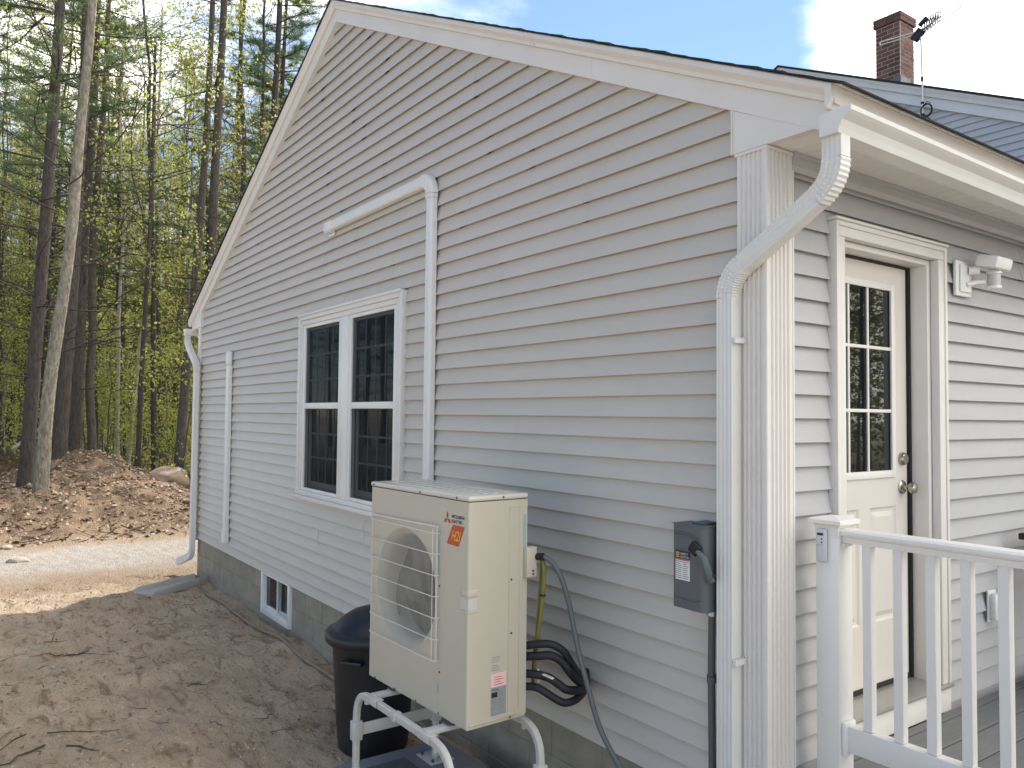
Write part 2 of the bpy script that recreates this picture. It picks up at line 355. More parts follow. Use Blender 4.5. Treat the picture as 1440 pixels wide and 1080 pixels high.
    hh=math_('ADD',nz(14,8,.7,0,ST),math_('MULTIPLY',nz(60,5,.7),.5)); l.new(hh,bp.inputs['Height']); l.new(bp.outputs[0],p.inputs['Normal'])
    return m
link('ground',me,ground_mat(),kind='structure')

# ---------------------------------------------------------------- house
APX,APZ,SL=-4.43,5.51,.495
def zl(x): return APZ-SL*abs(x-APX)
EX=.1016; Z16=2.0944
house=thing('house','grey clapboard gabled house wing with double window, filling the middle of the photo','house',(-4.43,4.3,0))
bpy.context.view_layer.update()
def hp(o): o.parent=house; o.matrix_parent_inverse=Matrix.Translation((4.43,-4.3,0)); return o
def hb(mb,name,m,**k): return hp(mb.build(name,m,None,**k))
RW=(.46,1.425,.60,2.955)                                # door hole (y,z)
WIN=(-5.155,-3.11,1.33,2.99); BSW=(-6.15,-5.34,.06,.47)
def wall_panels(mapf,s0,s1,z0,z1,holes,prof=None):
    """backing wall in rectangles around the openings"""
    mb=MB(); sc=sorted({s0,s1,*[h[0] for h in holes],*[h[1] for h in holes]}); zc=sorted({z0,z1,*[h[2] for h in holes],*[h[3] for h in holes]})
    for a,b in zip(sc,sc[1:]):
        for c,d in zip(zc,zc[1:]):
            if a<s0 or b>s1 or c<z0 or d>z1: continue
            if any(h[0]<=a and h[1]>=b and h[2]<=c and h[3]>=d for h in holes): continue
            vs=[mapf(s,dd,z) for s in (a,b) for dd in (-.03,-.06) for z in (c,d)]
            mb.add(vs,[(0,1,3,2),(4,6,7,5),(0,4,5,1),(2,3,7,6),(0,2,6,4),(1,5,7,3)])
    return mb
gm=lambda s,d,z: Vector((s,-d,z)); rm=lambda s,d,z: Vector((d,s,z)); mm=lambda s,d,z: Vector((s,8.6-d,z))
def board(mapf,sa,sb,zb,zlo,zhi,lift,seed):
    """one lap siding board: slanting face, butt edge turned back to the wall, slightly wavy"""
    LIP=.0245; n=max(1,int((sb-sa)/.35)); mb=MB(); rr=random.Random(seed)
    ph=rr.random()*9
    def d_at(z): return -(LIP+.002)*(z-zb)/(EX+.0165)
    prof=[]
    if zlo<=zb+.001: prof+=[(-LIP-.010,zb+.017),(-.0045,zb+.017),(-.0045,zb),(-.001,zb-.0002),(0,zb+.0015)]
    else: prof+=[(d_at(zlo)-.01,zlo),(d_at(zlo),zlo)]
    prof.append((d_at(zhi),zhi))
    m=len(prof); vs=[]
    for i in range(n+1):
        s=sa+(sb-sa)*i/n
        wv=.0009*noise.noise(Vector((s*1.7,ph,zb)))+.0006*noise.noise(Vector((s*5,ph,zb))); wz=.0012*noise.noise(Vector((s*.9,ph+3,zb)))
        for k,(d,z) in enumerate(prof): vs.append(mapf(s,d+lift+wv,z+(wz if k<m-1 else 0)))
    fs=[(i*m+k,i*m+k+1,(i+1)*m+k+1,(i+1)*m+k) for i in range(n) for k in range(m-1)]
    # ends: thin return back to the wall so that laps read as steps
    for e,s in ((0,sa),(n,sb)):
        b=len(vs); vs+=[mapf(s,-LIP-.012,z) for d,z in prof]
        fs+=[(e*m+k,e*m+k+1,b+k+1,b+k) for k in range(m-1)]
    mb.add(vs,fs); return mb
def side(mapf,courses,spanf,holes,joints,m,parentfn,tag=0):
    for ci,zb in courses:
        zt=zb+EX+.0165; s0,s1=spanf(zb)
        if s1-s0<.05: continue
        js=[j for j in joints(ci) if s0+.15<j<s1-.15]
        cuts=[s0]+sorted(js)+[s1]; segs=[]
        for i,(a,b) in enumerate(zip(cuts,cuts[1:])):
            bb=b+(.028 if b!=s1 else 0); segs.append((a,bb,.0022 if i%2 else 0))
        for a,b,lf in segs:
            pcs=[(a,b,zb,zt)]
            for h in holes:
                np_=[]
                for (p,q,zo,zh) in pcs:
                    if h[1]<=p or h[0]>=q or h[3]<=zb+.004 or h[2]>=zb+EX-.004: np_.append((p,q,zo,zh)); continue
                    if h[0]>p: np_.append((p,h[0],zo,zh))
                    if h[1]<q: np_.append((h[1],q,zo,zh))
                    mp,mq=max(p,h[0]),min(q,h[1])
                    if h[2]>zo+.004: np_.append((mp,mq,zo,h[2]))
                    if h[3]<zb+EX-.004: np_.append((mp,mq,h[3],zh))
                pcs=np_
            for (p,q,zo,zh) in pcs:
                if q-p<.01: continue
                parentfn(board(mapf,p,q,zb,zo,zh,lf,ci*31+int(p*17)+tag))
# gable
gable=hb(wall_panels(gm,-8.78,-.06,.47,3.3,[WIN]),'gable_wall',M['wrap'])
mb=MB(); mb.prism([(-8.78,3.3),(-.06,3.3),(-.06,zl(-.06)),(APX,APZ+.02),(-8.78,zl(-8.78))],lambda p,t:Vector((p[0],t,p[1])),.03,.06); hb(mb,'gable_wall',M['wrap'])
def gspan(zb):
    wd=(APZ+.07-(zb+.03))/SL; return max(-8.77,APX-wd),min(-.125,APX+wd)
JJ=random.Random(5)
panel_j={}
def gj(ci):
    k=ci//2
    if k not in panel_j:
        st=[-7.25,-6.55,-7.6,-6.9][k%4]+JJ.uniform(-.12,.12); panel_j[k]=[st,st+3.0+JJ.uniform(-.1,.1),st+5.35+JJ.uniform(-.15,.15)]
    return panel_j[k]
side(gm,[(ci,Z16+(ci)*EX) for ci in range(-16,34)],gspan,[WIN],gj,M['siding'],lambda mb_:hb(mb_,'siding_board',M['siding'],smooth=False))
# right wall with the door
hb(wall_panels(rm,.02,8.55,.30,3.2,[RW]),'door_wall',M['wrap'])
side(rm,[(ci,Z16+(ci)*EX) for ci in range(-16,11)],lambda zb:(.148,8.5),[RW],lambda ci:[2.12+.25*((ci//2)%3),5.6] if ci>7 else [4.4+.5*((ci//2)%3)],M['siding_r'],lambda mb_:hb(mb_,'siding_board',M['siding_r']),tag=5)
hb(B(-8.83,-8.80,0.06,8.55,.3,3.2),'rear_wall',M['siding'])
# rake boards
def rake(prof,x0,x1,name,m,bev=0,**k):
    mb=MB(); return hb(mb.prism(prof,lambda p,x:Vector((x,p[0],zl(x)+p[1])),x0,x1),name,m,**k)
for x0,x1 in ((APX,-1.95+.9),(-1.05,.30)):
    rake([(.02,0),(-.022,0),(-.022,.112),(.02,.112)],x0+.0008,x1-.0008,'frieze_board',M['trim'])
rake([(.02,0),(-.022,0),(-.022,.112),(.02,.112)],APX-.0008,-9.16,'frieze_board',M['trim'])
cro=[(.0,.1125),(-.040,.1125),(-.043,.121),(-.046,.133),(-.056,.145),(-.064,.153),(-.067,.158),(-.067,.180),(0,.180)]
for x0,x1 in ((APX+.0008,-3.78),(-3.777,-1.52),(-1.517,.338)): rake(cro,x0,x1,'rake_trim',M['trim'])
for x0,x1 in ((APX-.0008,-7.1),(-7.103,-9.198)): rake(cro,x0,x1,'rake_trim',M['trim'])
# roof deck and shingles
for sg in (1,-1):
    xe=APX+sg*4.80; mb=MB()
    mb.prism([(APX,0),(xe,0)],lambda p,t:Vector((p[0],t,zl(p[0])+.198)),0,0) if 0 else None
    mb.add([Vector((x,y,zl(x)+dz)) for x in (APX,xe) for y in (-.05,8.56) for dz in (.1805,.187)],[(0,1,3,2),(4,6,7,5),(0,4,5,1),(2,3,7,6),(0,2,6,4),(1,5,7,3)])
    hb(mb,'roof_deck',M['trim'])
    mb=MB(); rr=random.Random(3+sg); L_=4.83; n=int(L_/.125)
    for i in range(n+1):
        xa=APX+sg*(L_-i*.125); xb=APX+sg*max(0,L_-i*.125-.15)
        yo=-.080+rr.uniform(-.006,.006); th=.006+rr.uniform(0,.007)
        vs=[Vector((xa,y,zl(xa)+.1875+dz)) for y in (yo,8.58) for dz in (.002,th)]+[Vector((xb,y,zl(xb)+.1875+dz)) for y in (yo,8.58) for dz in (0,.004)]
        mb.add(vs,[(0,1,3,2),(4,6,7,5),(0,4,5,1),(2,3,7,6),(0,2,6,4),(1,5,7,3)])
    hb(mb,'shingles',M['shingle'],kind='stuff')
# box returns, soffits, fascias
for sg in (1,-1):
    mir=lambda x: x if sg>0 else 2*APX-x
    mb=MB(); mb.prism([(mir(-.155),3.202),(mir(.236),3.202),(mir(-.155),zl(-.155)-.0015)],lambda p,t:Vector((p[0],t,p[1])),-.0195,.02); hb(mb,'box_return',M['trim'])
    hb(MB().box(min(mir(-.155),mir(-.148)),max(mir(-.155),mir(-.148)),-.027,-.0195,3.20,zl(-.155)-.002),'return_trim',M['trim'])
    hb(MB().box(*sorted((mir(.297),mir(.309))),-.02,8.55,3.165,3.327),'fascia',M['trim'])
    hb(MB().prism([(mir(.309),3.244),(mir(.318),3.248),(mir(.336),3.282),(mir(.338),3.3295),(mir(.309),3.3295)],lambda p,t:Vector((p[0],t,p[1])),-.066,8.55),'drip_edge',M['trim'])
    y=.0205
    while y<8.5:
        mb=MB(); prof=[]
        for k in range(3):
            a=y+k*.1015; prof+=[(a+.001,3.208),(a+.004,3.2035),(a+.0975,3.2035),(a+.1005,3.208)]
        prof+=[(y+.303,3.214),(y+.001,3.214)]
        mb.prism(prof,lambda p,t:Vector((t,p[0],p[1])),mir(.001),mir(.296)); hb(mb,'soffit_panel',M['soffit']); y+=.3055
hb(B(-.155,.30,-.0192,.0200,3.2023,3.206),'soffit_return',M['soffit'])
hb(MB().prism([(.0,3.2025),(.034,3.2025),(.034,3.186),(.022,3.182),(.022,3.150),(.012,3.128),(0,3.128)],lambda p,t:Vector((p[0],t,p[1])),.150,8.5),'soffit_channel',M['siding_r'])
# fluted corner column
def column(x0,x1,y0,y1,z0,z1,name,m,nf=5):
    P=[];g=.0085
    w_=(x1-x0-.036)/nf
    P.append((x0,y1)); P.append((x0,y0+.006)); P.append((x0+.006,y0))
    for k in range(nf):
        a=x0+.018+k*w_; P+=[(a+.002,y0),(a+.006,y0+g),(a+w_-.008,y0+g),(a+w_-.004,y0)]
    P+=[(x1-.006,y0),(x1-.001,y0+.002),(x1,y0+.007)]
    w2=(y1-y0-.036)/nf
    for k in range(nf):
        a=y0+.018+k*w2; P+=[(x1,a+.002),(x1-g,a+.006),(x1-g,a+w2-.008),(x1,a+w2-.004)]
    P+=[(x1,y1)]
    mb=MB(); mb.prism(P,lambda p,t:Vector((p[0],p[1],t)),z0,z1); return hb(mb,name,m)
column(-.132,.020,-.020,.148,.30,3.1985,'corner_post',M['trim'])
hb(B(-.137,.024,-.0245,.15,3.186,3.1985),'corner_post_cap',M['trim'])
hb(B(-8.86,-8.765,-.012,.05,.44,3.39),'corner_trim',M['trim'])
hb(B(.0,.022,.1485,.158,.47,3.127),'corner_channel',M['trim'])
# gutters (K profile) along both eaves
def gutter(sg):
    mir=lambda x: x if sg>0 else 2*APX-x
    o=[(.311,3.213),(.311,3.128),(.385,3.128),(.392,3.150),(.402,3.172),(.425,3.188),(.436,3.197),(.438,3.213),(.430,3.216),(.424,3.208)]
    i_=[(.422,3.200),(.398,3.182),(.386,3.160),(.378,3.134),(.316,3.134),(.316,3.213)]
    P=[(mir(a),b) for a,b in o+i_]
    g=hb(MB().prism(P,lambda p,t:Vector((p[0],t-.0,p[1]-(t+.1)*.014)),-.100,8.5),'gutter',M['alu'])
    hb(MB().prism([(mir(a),b) for a,b in o[:8]],lambda p,t:Vector((p[0],t,p[1])),-.1035,-.1005),'gutter_end_cap',M['alu'])
gutter(1); gutter(-1)
# downspouts: ribbed box tube
def dsprof(w_,d_):
    P=[]; n=4
    for k in range(n):
        a=-w_/2+w_*k/n; b=w_/n; P+=[(a+.002,-d_/2),(a+b*.30,-d_/2+.0035),(a+b*.70,-d_/2+.0035),(a+b-.002,-d_/2)]
    P+=[(w_/2,-d_/2+.002),(w_/2,d_/2),(-w_/2,d_/2),(-w_/2,-d_/2+.002)]
    return P
ds=bpy.data.objects.new('downspout',None); C.objects.link(ds); hp(ds)
def dpart(path,w_,name,par,side=(0,1,0),ribs=False,d=None,mt='alu'):
    mb=MB(); P=[(b,a) for a,b in dsprof(w_,d or .060)]
    mb.sweep(P,path,side); o=hp(mb.build(name,M[mt],None)); 
    if par: o.parent=par; o.matrix_parent_inverse=Matrix.Identity(4)
    return o
ds.matrix_parent_inverse=Matrix.Translation((4.43,-4.3,0))
yc=-.052
def elbow(c,r,a0,a1,n=9):
    pts=[];  # crimped elbow: alternate section sizes
    for i in range(n+1):
        a=math.radians(a0+(a1-a0)*i/n); pts.append(Vector((c[0]+r*math.cos(a),yc,c[1]+r*math.sin(a))))
    return pts
def dspath(pts,name,wid,pr,y,side=(0,1,0),crimp=True):
    """polyline in space with crimped bends at each corner; the tube's wide face looks at -y"""
    pts=[Vector(p) for p in pts]
    legs=[]; cur=pts[0]
    for i in range(1,len(pts)-1):
        a,b,c=pts[i-1],pts[i],pts[i+1]; t1=(b-a).normalized(); t2=(c-b).normalized(); R=.085
        p=b-t1*R; q=b+t2*R; legs.append(('s',cur,p)); 
        K=10; arcp=[p*(1-k/K)**2+b*2*(k/K)*(1-k/K)+q*(k/K)**2 for k in range(K+1)]; legs.append(('e',arcp)); cur=q
    legs.append(('s',cur,pts[-1]))
    for l_ in legs:
        if l_[0]=='s':
            if (l_[2]-l_[1]).length<.02: continue
            mb=MB(); P=[(b,a) for a,b in dsprof(wid,.058)]; mb.sweep(P,[l_[1],l_[2]],side); o=mb.build('pipe_section',M['alu'])
        else:
            mb=MB(); ap=l_[1]; P=dsprof(wid,.058); m_=len(P); vs=[]; fs=[]; rings=[]
            for k in range(len(ap)*2-1):
                i0=k//2; pos=ap[i0] if k%2==0 else (ap[i0]+ap[i0+1])/2
                t=(ap[min(i0+1,len(ap)-1)]-ap[max(i0-1,0)] if k%2==0 else ap[i0+1]-ap[i0]).normalized()
                nn=t.cross(Vector(side)).normalized(); sc=1.075 if k%2 else .985
                rings.append([pos+Vector(side)*(b*(1.10 if k%2 else 1.0))+nn*(a*sc) for a,b in P])
            for r_ in rings: vs+=r_
            fs=[(i*m_+k,i*m_+(k+1)%m_,(i+1)*m_+(k+1)%m_,(i+1)*m_+k) for i in range(len(rings)-1) for k in range(m_)]
            mb.add(vs,fs); o=mb.build('elbow',M['alu'])
        o.parent=ds_parent; o.matrix_parent_inverse=Matrix.Identity(4)
ds_parent=ds
ds.matrix_parent_inverse=Matrix.Translation((4.43,-4.3,0))
dspath([(.345,-.052,3.13),(.345,-.052,2.965),(-.146,-.052,2.675),(-.146,-.052,.10)],'d',.080,None,yc)
for z in (2.40,1.10):
    o=B(-.196,-.092,-.02,-.012,z,z+.03).box(-.100,-.086,-.084,-.012,z,z+.022).build('strap',M['alu']); o.parent=ds; o.matrix_parent_inverse=Matrix.Identity(4)
ds2=bpy.data.objects.new('downspout',None); C.objects.link(ds2); hp(ds2); ds_parent=ds2
dspath([(-9.235,-.06,3.15),(-9.235,-.06,3.02),(-8.72,-.06,2.70),(-8.72,-.06,.26),(-9.00,-.16,.14)],'d',.085,None,yc)

# foundation of concrete blocks
hb(MB().box(-8.80,-6.15,.030,.22,-.3,.465).box(-5.34,-.05,.030,.22,-.3,.465).box(-6.15,-5.34,.030,.22,-.3,.065),'mortar_wall',M['mortar'])
fr=random.Random(9)
for r_i,(z0,z1) in enumerate([(-.12,.066),(.072,.266),(.272,.468)]):
    x=-8.80+(.2 if r_i%2 else 0)-.2
    while x<-.05:
        a=max(x,-8.80)+.003; b=min(x+.397,-.05)-.003; x+=.40
        segs=[(a,b)]
        if z1>.07 and a<-5.335 and b>-6.155: segs=[(a,-6.156),(-5.334,b)]
        for p,q in segs:
            if q-p<.03: continue
            hb(B(p,q,.0265+fr.uniform(-.0015,.0015),.06,z0,z1),'concrete_block',M['concrete'],bevel=.003,seg=1)
hb(B(-.08,-.05,.22,8.5,-.3,.30).box(-.14,-.03,.06,8.5,.28,.4),'foundation',M['mortar'])

# ---------------------------------------------------------------- double window
win=bpy.data.objects.new('window',None); C.objects.link(win); hp(win)
def wb(mb,name,m,**k):
    o=mb.build(name,m,None,**k); o.parent=win; o.matrix_parent_inverse=Matrix.Identity(4); return o
x0,x1,z0,z1=-5.165,-3.10,1.37,3.0
def frame(x0,x1,z0,z1,t,ya,yb,bot=True,tb=None,tt=None):
    mb=MB(); tb=t if tb is None else tb; tt=t if tt is None else tt
    mb.box(x0,x0+t,ya,yb,z0,z1).box(x1-t,x1,ya,yb,z0,z1).box(x0+t,x1-t,ya,yb,z1-tt,z1)
    if bot: mb.box(x0+t,x1-t,ya,yb,z0,z0+tb)
    return mb
wb(frame(x0,x1,z0,z1,.052,-.032,.03,bot=False),'casing',M['trim'],bevel=.004)
wb(frame(x0+.053,x1-.053,z0,z1-.053,.042,-.022,.03,bot=False),'casing_inner',M['trim'],bevel=.004)
wb(B(x0+.01,x1-.01,-.045,-.0325,2.985,3.008),'drip_cap',M['trim'],bevel=.003)
wb(B(x0-.028,x1+.028,-.058,.03,1.318,1.352),'sill',M['trim'],bevel=.006)
wb(B(x0+.0,x1-.0,-.036,.03,1.353,1.392),'stool',M['trim'],bevel=.004)
ix0,ix1=-5.068,-3.197
for a,b in ((-5.066,-4.205),(-4.046,-3.199)):
    wb(frame(a,b,1.393,2.903,.046,-.016,.03,tb=.028,tt=.03),'frame',M['vinyl'],bevel=.003)
wb(B(-4.204,-4.047,-.024,.03,1.393,2.903),'mullion',M['vinyl'],bevel=.004)
for a,b in ((-5.018,-4.253),(-3.998,-3.247)):
    wb(B(a,b,-.014,-.004,2.136,2.188),'screen_rail',M['vinyl'],bevel=.002)
    # screen sheets
    wb(MB().add([(a,-.002,1.42),(b,-.002,1.42),(b,-.002,2.875),(a,-.002,2.875)],[(0,1,2,3)]),'screen',M['screen'])
    for nm,za,zb_,yy,t in (('upper',2.14,2.878,.010,.030),('lower',1.42,2.18,.034,.050)):
        f=wb(frame(a-.004,b+.004,za,zb_,t,yy,yy+.02,tb=(.06 if nm=='lower' else .03)),'sash',M['sash'],bevel=.002)
        pa,pb=a+t-.004,b-t+.004; qa,qb=za+(.06 if nm=='lower' else .03),zb_-t
        p=MB().box(pa-.004,pb+.004,yy+.012,yy+.014,qa-.004,qb+.004).build('pane',M['glass'],f)
        g=MB()
        for k in (1,2,3):
            xx=pa+(pb-pa)*k/4; g.box(xx-.008,xx+.008,yy+.0095,yy+.0118,qa,qb)
        for k in (1,2):
            zz=qa+(qb-qa)*k/3; g.box(pa,pb,yy+.009,yy+.0113,zz-.009,zz+.009)
        g.build('muntins',M['grid'],f)
# basement window
bw=bpy.data.objects.new('window',None); C.objects.link(bw); hp(bw)
def bb(mb,name,m,**k):
    o=mb.build(name,m,None,**k); o.parent=bw; o.matrix_parent_inverse=Matrix.Identity(4); return o
bb(frame(-6.155,-5.335,.058,.469,.05,-.006,.10,tb=.07,tt=.012),'frame',M['vinyl'],bevel=.004)
bb(frame(-6.095,-5.73,.130,.455,.016,.02,.05),'sash',M['vinyl'],bevel=.002)
bb(frame(-5.755,-5.39,.130,.455,.016,.052,.08),'sash',M['vinyl'],bevel=.002)
bb(B(-6.08,-5.73,.036,.040,.14,.45),'pane',M['glass']); bb(B(-5.745,-5.40,.066,.070,.14,.45),'pane',M['glass'])
bb(B(-6.12,-5.37,.10,.105,.1,.46),'back_panel',M['dark'])

# ---------------------------------------------------------------- door
door=bpy.data.objects.new('door',None); C.objects.link(door); hp(door)
def db(mb,name,m,**k):
    o=mb.build(name,m,None,**k); o.parent=door; o.matrix_parent_inverse=Matrix.Identity(4); return o
# brick mould casing
def cas(mb,y0,y1,za,zb,h0,h1):
    pass
mb=MB()
mb.box(-.02,.030,.455,.478,.79,2.968).box(-.02,.024,.478,.530,.79,2.90)
mb.box(-.02,.030,1.407,1.430,.79,2.968).box(-.02,.024,1.352,1.407,.79,2.90)
mb.box(-.02,.030,.478,1.407,2.945,2.968).box(-.02,.024,.478,1.407,2.90,2.945)
db(mb,'casing',M['trim'],bevel=.005)
db(B(-.02,.036,.448,1.437,2.9695,2.982),'head_flashing',M['trim'],bevel=.002)
db(MB().box(-.17,-.021,.50,.534,.79,2.90).box(-.17,-.021,1.322,1.36,.79,2.90).box(-.17,-.021,.534,1.322,2.872,2.90),'jamb',M['trim'],bevel=.002)
db(MB().box(-.135,-.105,1.3035,1.3215,.80,2.871).box(-.135,-.105,.5345,1.3035,2.861,2.871).box(-.135,-.105,.5345,.545,.8,2.861).box(-.135,-.11,.545,1.3035,.801,.822),'weatherstrip',M['rubber'])
# slab with raised lite frame and two raised panels (x = outwards)
X=-.120; mb=MB()
gl=(.640,1.147,1.842,2.735); pn=[(.655,.860,1.115,1.665),(.955,1.195,1.115,1.665)]
sc=sorted({.546,1.300,*[v for h in [gl]+pn for v in h[:2]]}); zc=sorted({.823,2.860,*[v for h in [gl]+pn for v in h[2:]]})
for a,b in zip(sc,sc[1:]):
    for c,d in zip(zc,zc[1:]):
        if any(h[0]<=a and h[1]>=b and h[2]<=c and h[3]>=d for h in [gl]+pn): continue
        mb.add([(X,a,c),(X,b,c),(X,b,d),(X,a,d)],[(0,1,2,3)])
mb.add([(X,1.3,.823),(X-.04,1.3,.823),(X-.04,1.3,2.86),(X,1.3,2.86),(X,.546,.823),(X-.04,.546,.823),(X-.04,.546,2.86),(X,.546,2.86)],[(0,1,2,3),(4,5,6,7),(0,4,5,1),(3,7,6,2)])
for a,b,c,d in pn:   # moulded panel: groove then raised field
    R=[(0,0),(.010,-.008),(.022,-.010),(.046,-.001),(.050,-.001)]
    rings=[[(X+dx,a+o,c+o),(X+dx,b-o,c+o),(X+dx,b-o,d-o),(X+dx,a+o,d-o)] for o,dx in R]
    vs=[v for r_ in rings for v in r_]; fs=[(i*4+k,i*4+(k+1)%4,(i+1)*4+(k+1)%4,(i+1)*4+k) for i in range(len(R)-1) for k in range(4)]+[tuple(16+k for k in range(4))]
    mb.add(vs,fs)
db(mb,'slab',M['door'])
def yframe(y0,y1,z0,z1,t,xa,xb): return MB().box(xa,xb,y0,y0+t,z0,z1).box(xa,xb,y1-t,y1,z0,z1).box(xa,xb,y0+t,y1-t,z0,z0+t).box(xa,xb,y0+t,y1-t,z1-t,z1)
db(yframe(.605,1.182,1.807,2.770,.036,X-.002,X+.012),'lite_frame',M['vinyl'],bevel=.005)
db(B(X-.006,X-.003,.636,1.150,1.838,2.739),'pane',M['glass'])
g=MB()
for yy in (.778,.943): g.box(X-.003,X+.006,yy-.007,yy+.007,1.843,2.734)
for zz in (2.444,2.135): g.box(X-.003,X+.0065,.642,1.145,zz-.008,zz+.008)
db(g,'muntins',M['vinyl'],bevel=.002)
for zz,kn in ((1.896,0),(1.753,1)):
    Mx=Matrix.Translation((X,1.249,zz))@Matrix.Rotation(PI/2,4,'Y')
    pr=[(0,0),(.034,0),(.035,.004),(.030,.010),(.014,.014)]
    if kn: pr=[(0,0),(.034,0),(.035,.004),(.030,.009),(.012,.012),(.011,.032),(.020,.040),(.028,.050),(.029,.060),(.024,.070),(.012,.075),(0,.076)]
    else: pr=[(0,0),(.033,0),(.034,.006),(.029,.018),(.024,.024),(.012,.026),(0,.026)]
    db(MB().lathe(pr,24,Mx),'knob' if kn else 'deadbolt',M['nickel'],smooth=True)
db(MB().prism([(-.17,.778),(.045,.778),(.045,.786),(.030,.790),(-.115,.802),(-.17,.802)],lambda p,t:Vector((p[0],t,p[1])),.462,1.423),'threshold',M['sill'],bevel=.0)
db(B(.0,.026,.458,1.427,.657,.777),'sill_board',M['vinyl'],bevel=.003)

# ---------------------------------------------------------------- main house behind
main=thing('house','taller grey house behind the wing, roof slope with brick chimney at upper right','house',(-6,12.6,0))
def mh(mb,name,m,par=None,**k):
    o=mb.build(name,m,None,**k)
    if par: o.parent=par; o.matrix_parent_inverse=Matrix.Identity(4)
    else: o.parent=main; o.matrix_parent_inverse=Matrix.Translation((6,-12.6,0))
    return o
MAX,MAZ,MSL=-6.07,7.70,.478
ml=lambda x: MAZ-MSL*abs(x-MAX)
mb=MB(); mb.prism([(-12.6,0),(.9,0),(.9,ml(.9)),(MAX,MAZ),(-12.6,ml(-12.6))],lambda p,t:Vector((p[0],t,p[1])),8.63,17.5); mh(mb,'walls',M['wrap'])
side(mm,[(ci,3.2+ci*EX) for ci in range(0,45)],lambda zb:(max(-12.6,MAX-(MAZ+.05-zb-.03)/MSL),min(.9,MAX+(MAZ+.05-zb-.03)/MSL)),[],lambda ci:[-9.5+.7*((ci//2)%3),-5.4+.8*((ci//2)%4),-1.9+.6*((ci//2)%3)],M['siding_m'],lambda mb_:mh(mb_,'siding_board',M['siding_m']),tag=9)
for sg in (1,-1):
    xe=MAX+sg*7.4
    for pr,nm,m_ in (([(8.62,0),(8.565,0),(8.565,.15),(8.62,.15)],'frieze_board',M['trim_m']),([(8.62,.151),(8.53,.151),(8.52,.20),(8.50,.245),(8.50,.27),(8.62,.27)],'rake_trim',M['trim_m']),([(8.48,.271),(8.48,.305),(17.6,.305),(17.6,.271)],'shingle_roof',M['shingle'])):
        mh(MB().prism(pr,lambda p,x:Vector((x,p[0],ml(x)+p[1])),MAX+sg*.001,xe),nm,m_)
ch=bpy.data.objects.new('chimney',None); C.objects.link(ch); ch.parent=main; ch.matrix_parent_inverse=Matrix.Translation((6,-12.6,0))
cx0,cx1,cy0,cy1=-4.765,-4.365,9.20,9.62
mh(B(cx0+.005,cx1-.005,cy0+.005,cy1-.005,6.9,8.34),'core',M['mortar_l'],ch)
cr_=random.Random(4); bw_,bh_=(cx1-cx0-.008)/2,.0685
zc_=7.05; r_i=0
while zc_<8.29:
    for face in range(2):
        if face==0:
            cuts=[cx0,cx0+bw_+.004,cx1] if r_i%2==0 else [cx0,cx0+bw_*.5,cx0+bw_*1.5+.004,cx1]
            for a,b in zip(cuts,cuts[1:]): mh(B(a+.006,b-.006,cy0+cr_.uniform(-.002,.002),cy0+.02,zc_+.006,zc_+bh_-.006),'brick',M['brick'],ch)
        else:
            cuts=[cy0+.0205,cy0+.21,cy1] if r_i%2 else [cy0+.0205,cy0+.11,cy0+.31,cy1]
            for a,b in zip(cuts,cuts[1:]): mh(B(cx1-.02,cx1+cr_.uniform(-.002,.002),a+.006,b-.006,zc_+.006,zc_+bh_-.006),'brick',M['brick'],ch)
    zc_+=bh_; r_i+=1
for k in range(2):
    z=8.30+k*.072; e=.028
    for a,b in ((cx0-e,cx0+.2),(cx0+.2,cx1+e)): mh(B(a+.003,b-.003,cy0-e,cy1+e,z,z+.066),'cap_brick',M['brick'],ch,bevel=.004,seg=1)
mh(B(cx0-e+.01,cx1+e-.01,cy0-e+.01,cy1+e-.01,8.366,8.3715),'cap_mortar',M['mortar'],ch)
mh(MB().box(cx0-.012,cx1+.012,cy0-.012,cy1+.012,6.9,7.32).box(cx0-.013,cx0+.14,cy0-.016,cy0+.05,7.2,7.36).box(cx0+.14,cx0+.30,cy0-.015,cy0+.05,7.2,7.40).box(cx1-.1,cx1+.014,cy0-.017,cy1-.15,7.2,7.42),'flashing',M['lead'],ch)
# TV antenna on a mast fixed to the far gable
an=thing('tv_antenna','outdoor television antenna on a white mast in front of the brick chimney','antenna',(-3.66,8.47,6.40))
def ab(mb,name,m,**k): return mb.build(name,m,an,**k)
ab(MB().tube([(0,0,-.4),(0,0,.62),(-.015,0,1.23)],.014,8),'mast',M['alu'],smooth=True)
ab(MB().tube([(0,0,.5),(0,0,.56)],.02,8).tube([(0,0,-.01),(0,0,.03)],.022,8).tube([(0,0,.17),(0,0,.2)],.022,8),'mast_clamp',M['rubber'])
coil=[(.06+.075*math.cos(a),-.01+.01*math.sin(a*.31),.06+.09*math.sin(a)) for a in np.linspace(0,2*PI*4,80)]
ab(MB().tube(coil,.009,5),'coiled_cable',M['rubber'],smooth=True)
ab(MB().tube([(0,.0,.13),(.06,.02,.20),(.10,.03,.16)],.006,5).tube([(.02,0,.02),(.1,.03,-.08),(.05,.02,-.13)],.006,5),'cable',M['rubber'])
ab(MB().tube([(-.04,.0,1.22),(.22,.09,1.375)],.012,6),'boom',M['blackmetal'])
ab(MB().box(-.11,.06,-.05,.05,-.055,.045,M=Matrix.Translation((-.03,-.02,1.20))@Matrix.Rotation(-.75,4,'Y')).box(-.05,.09,-.03,.03,-.02,.03,M=Matrix.Translation((.05,-.08,1.30))@Matrix.Rotation(-.6,4,'Y')),'head',M['blackmetal'],bevel=.012)
mb=MB()
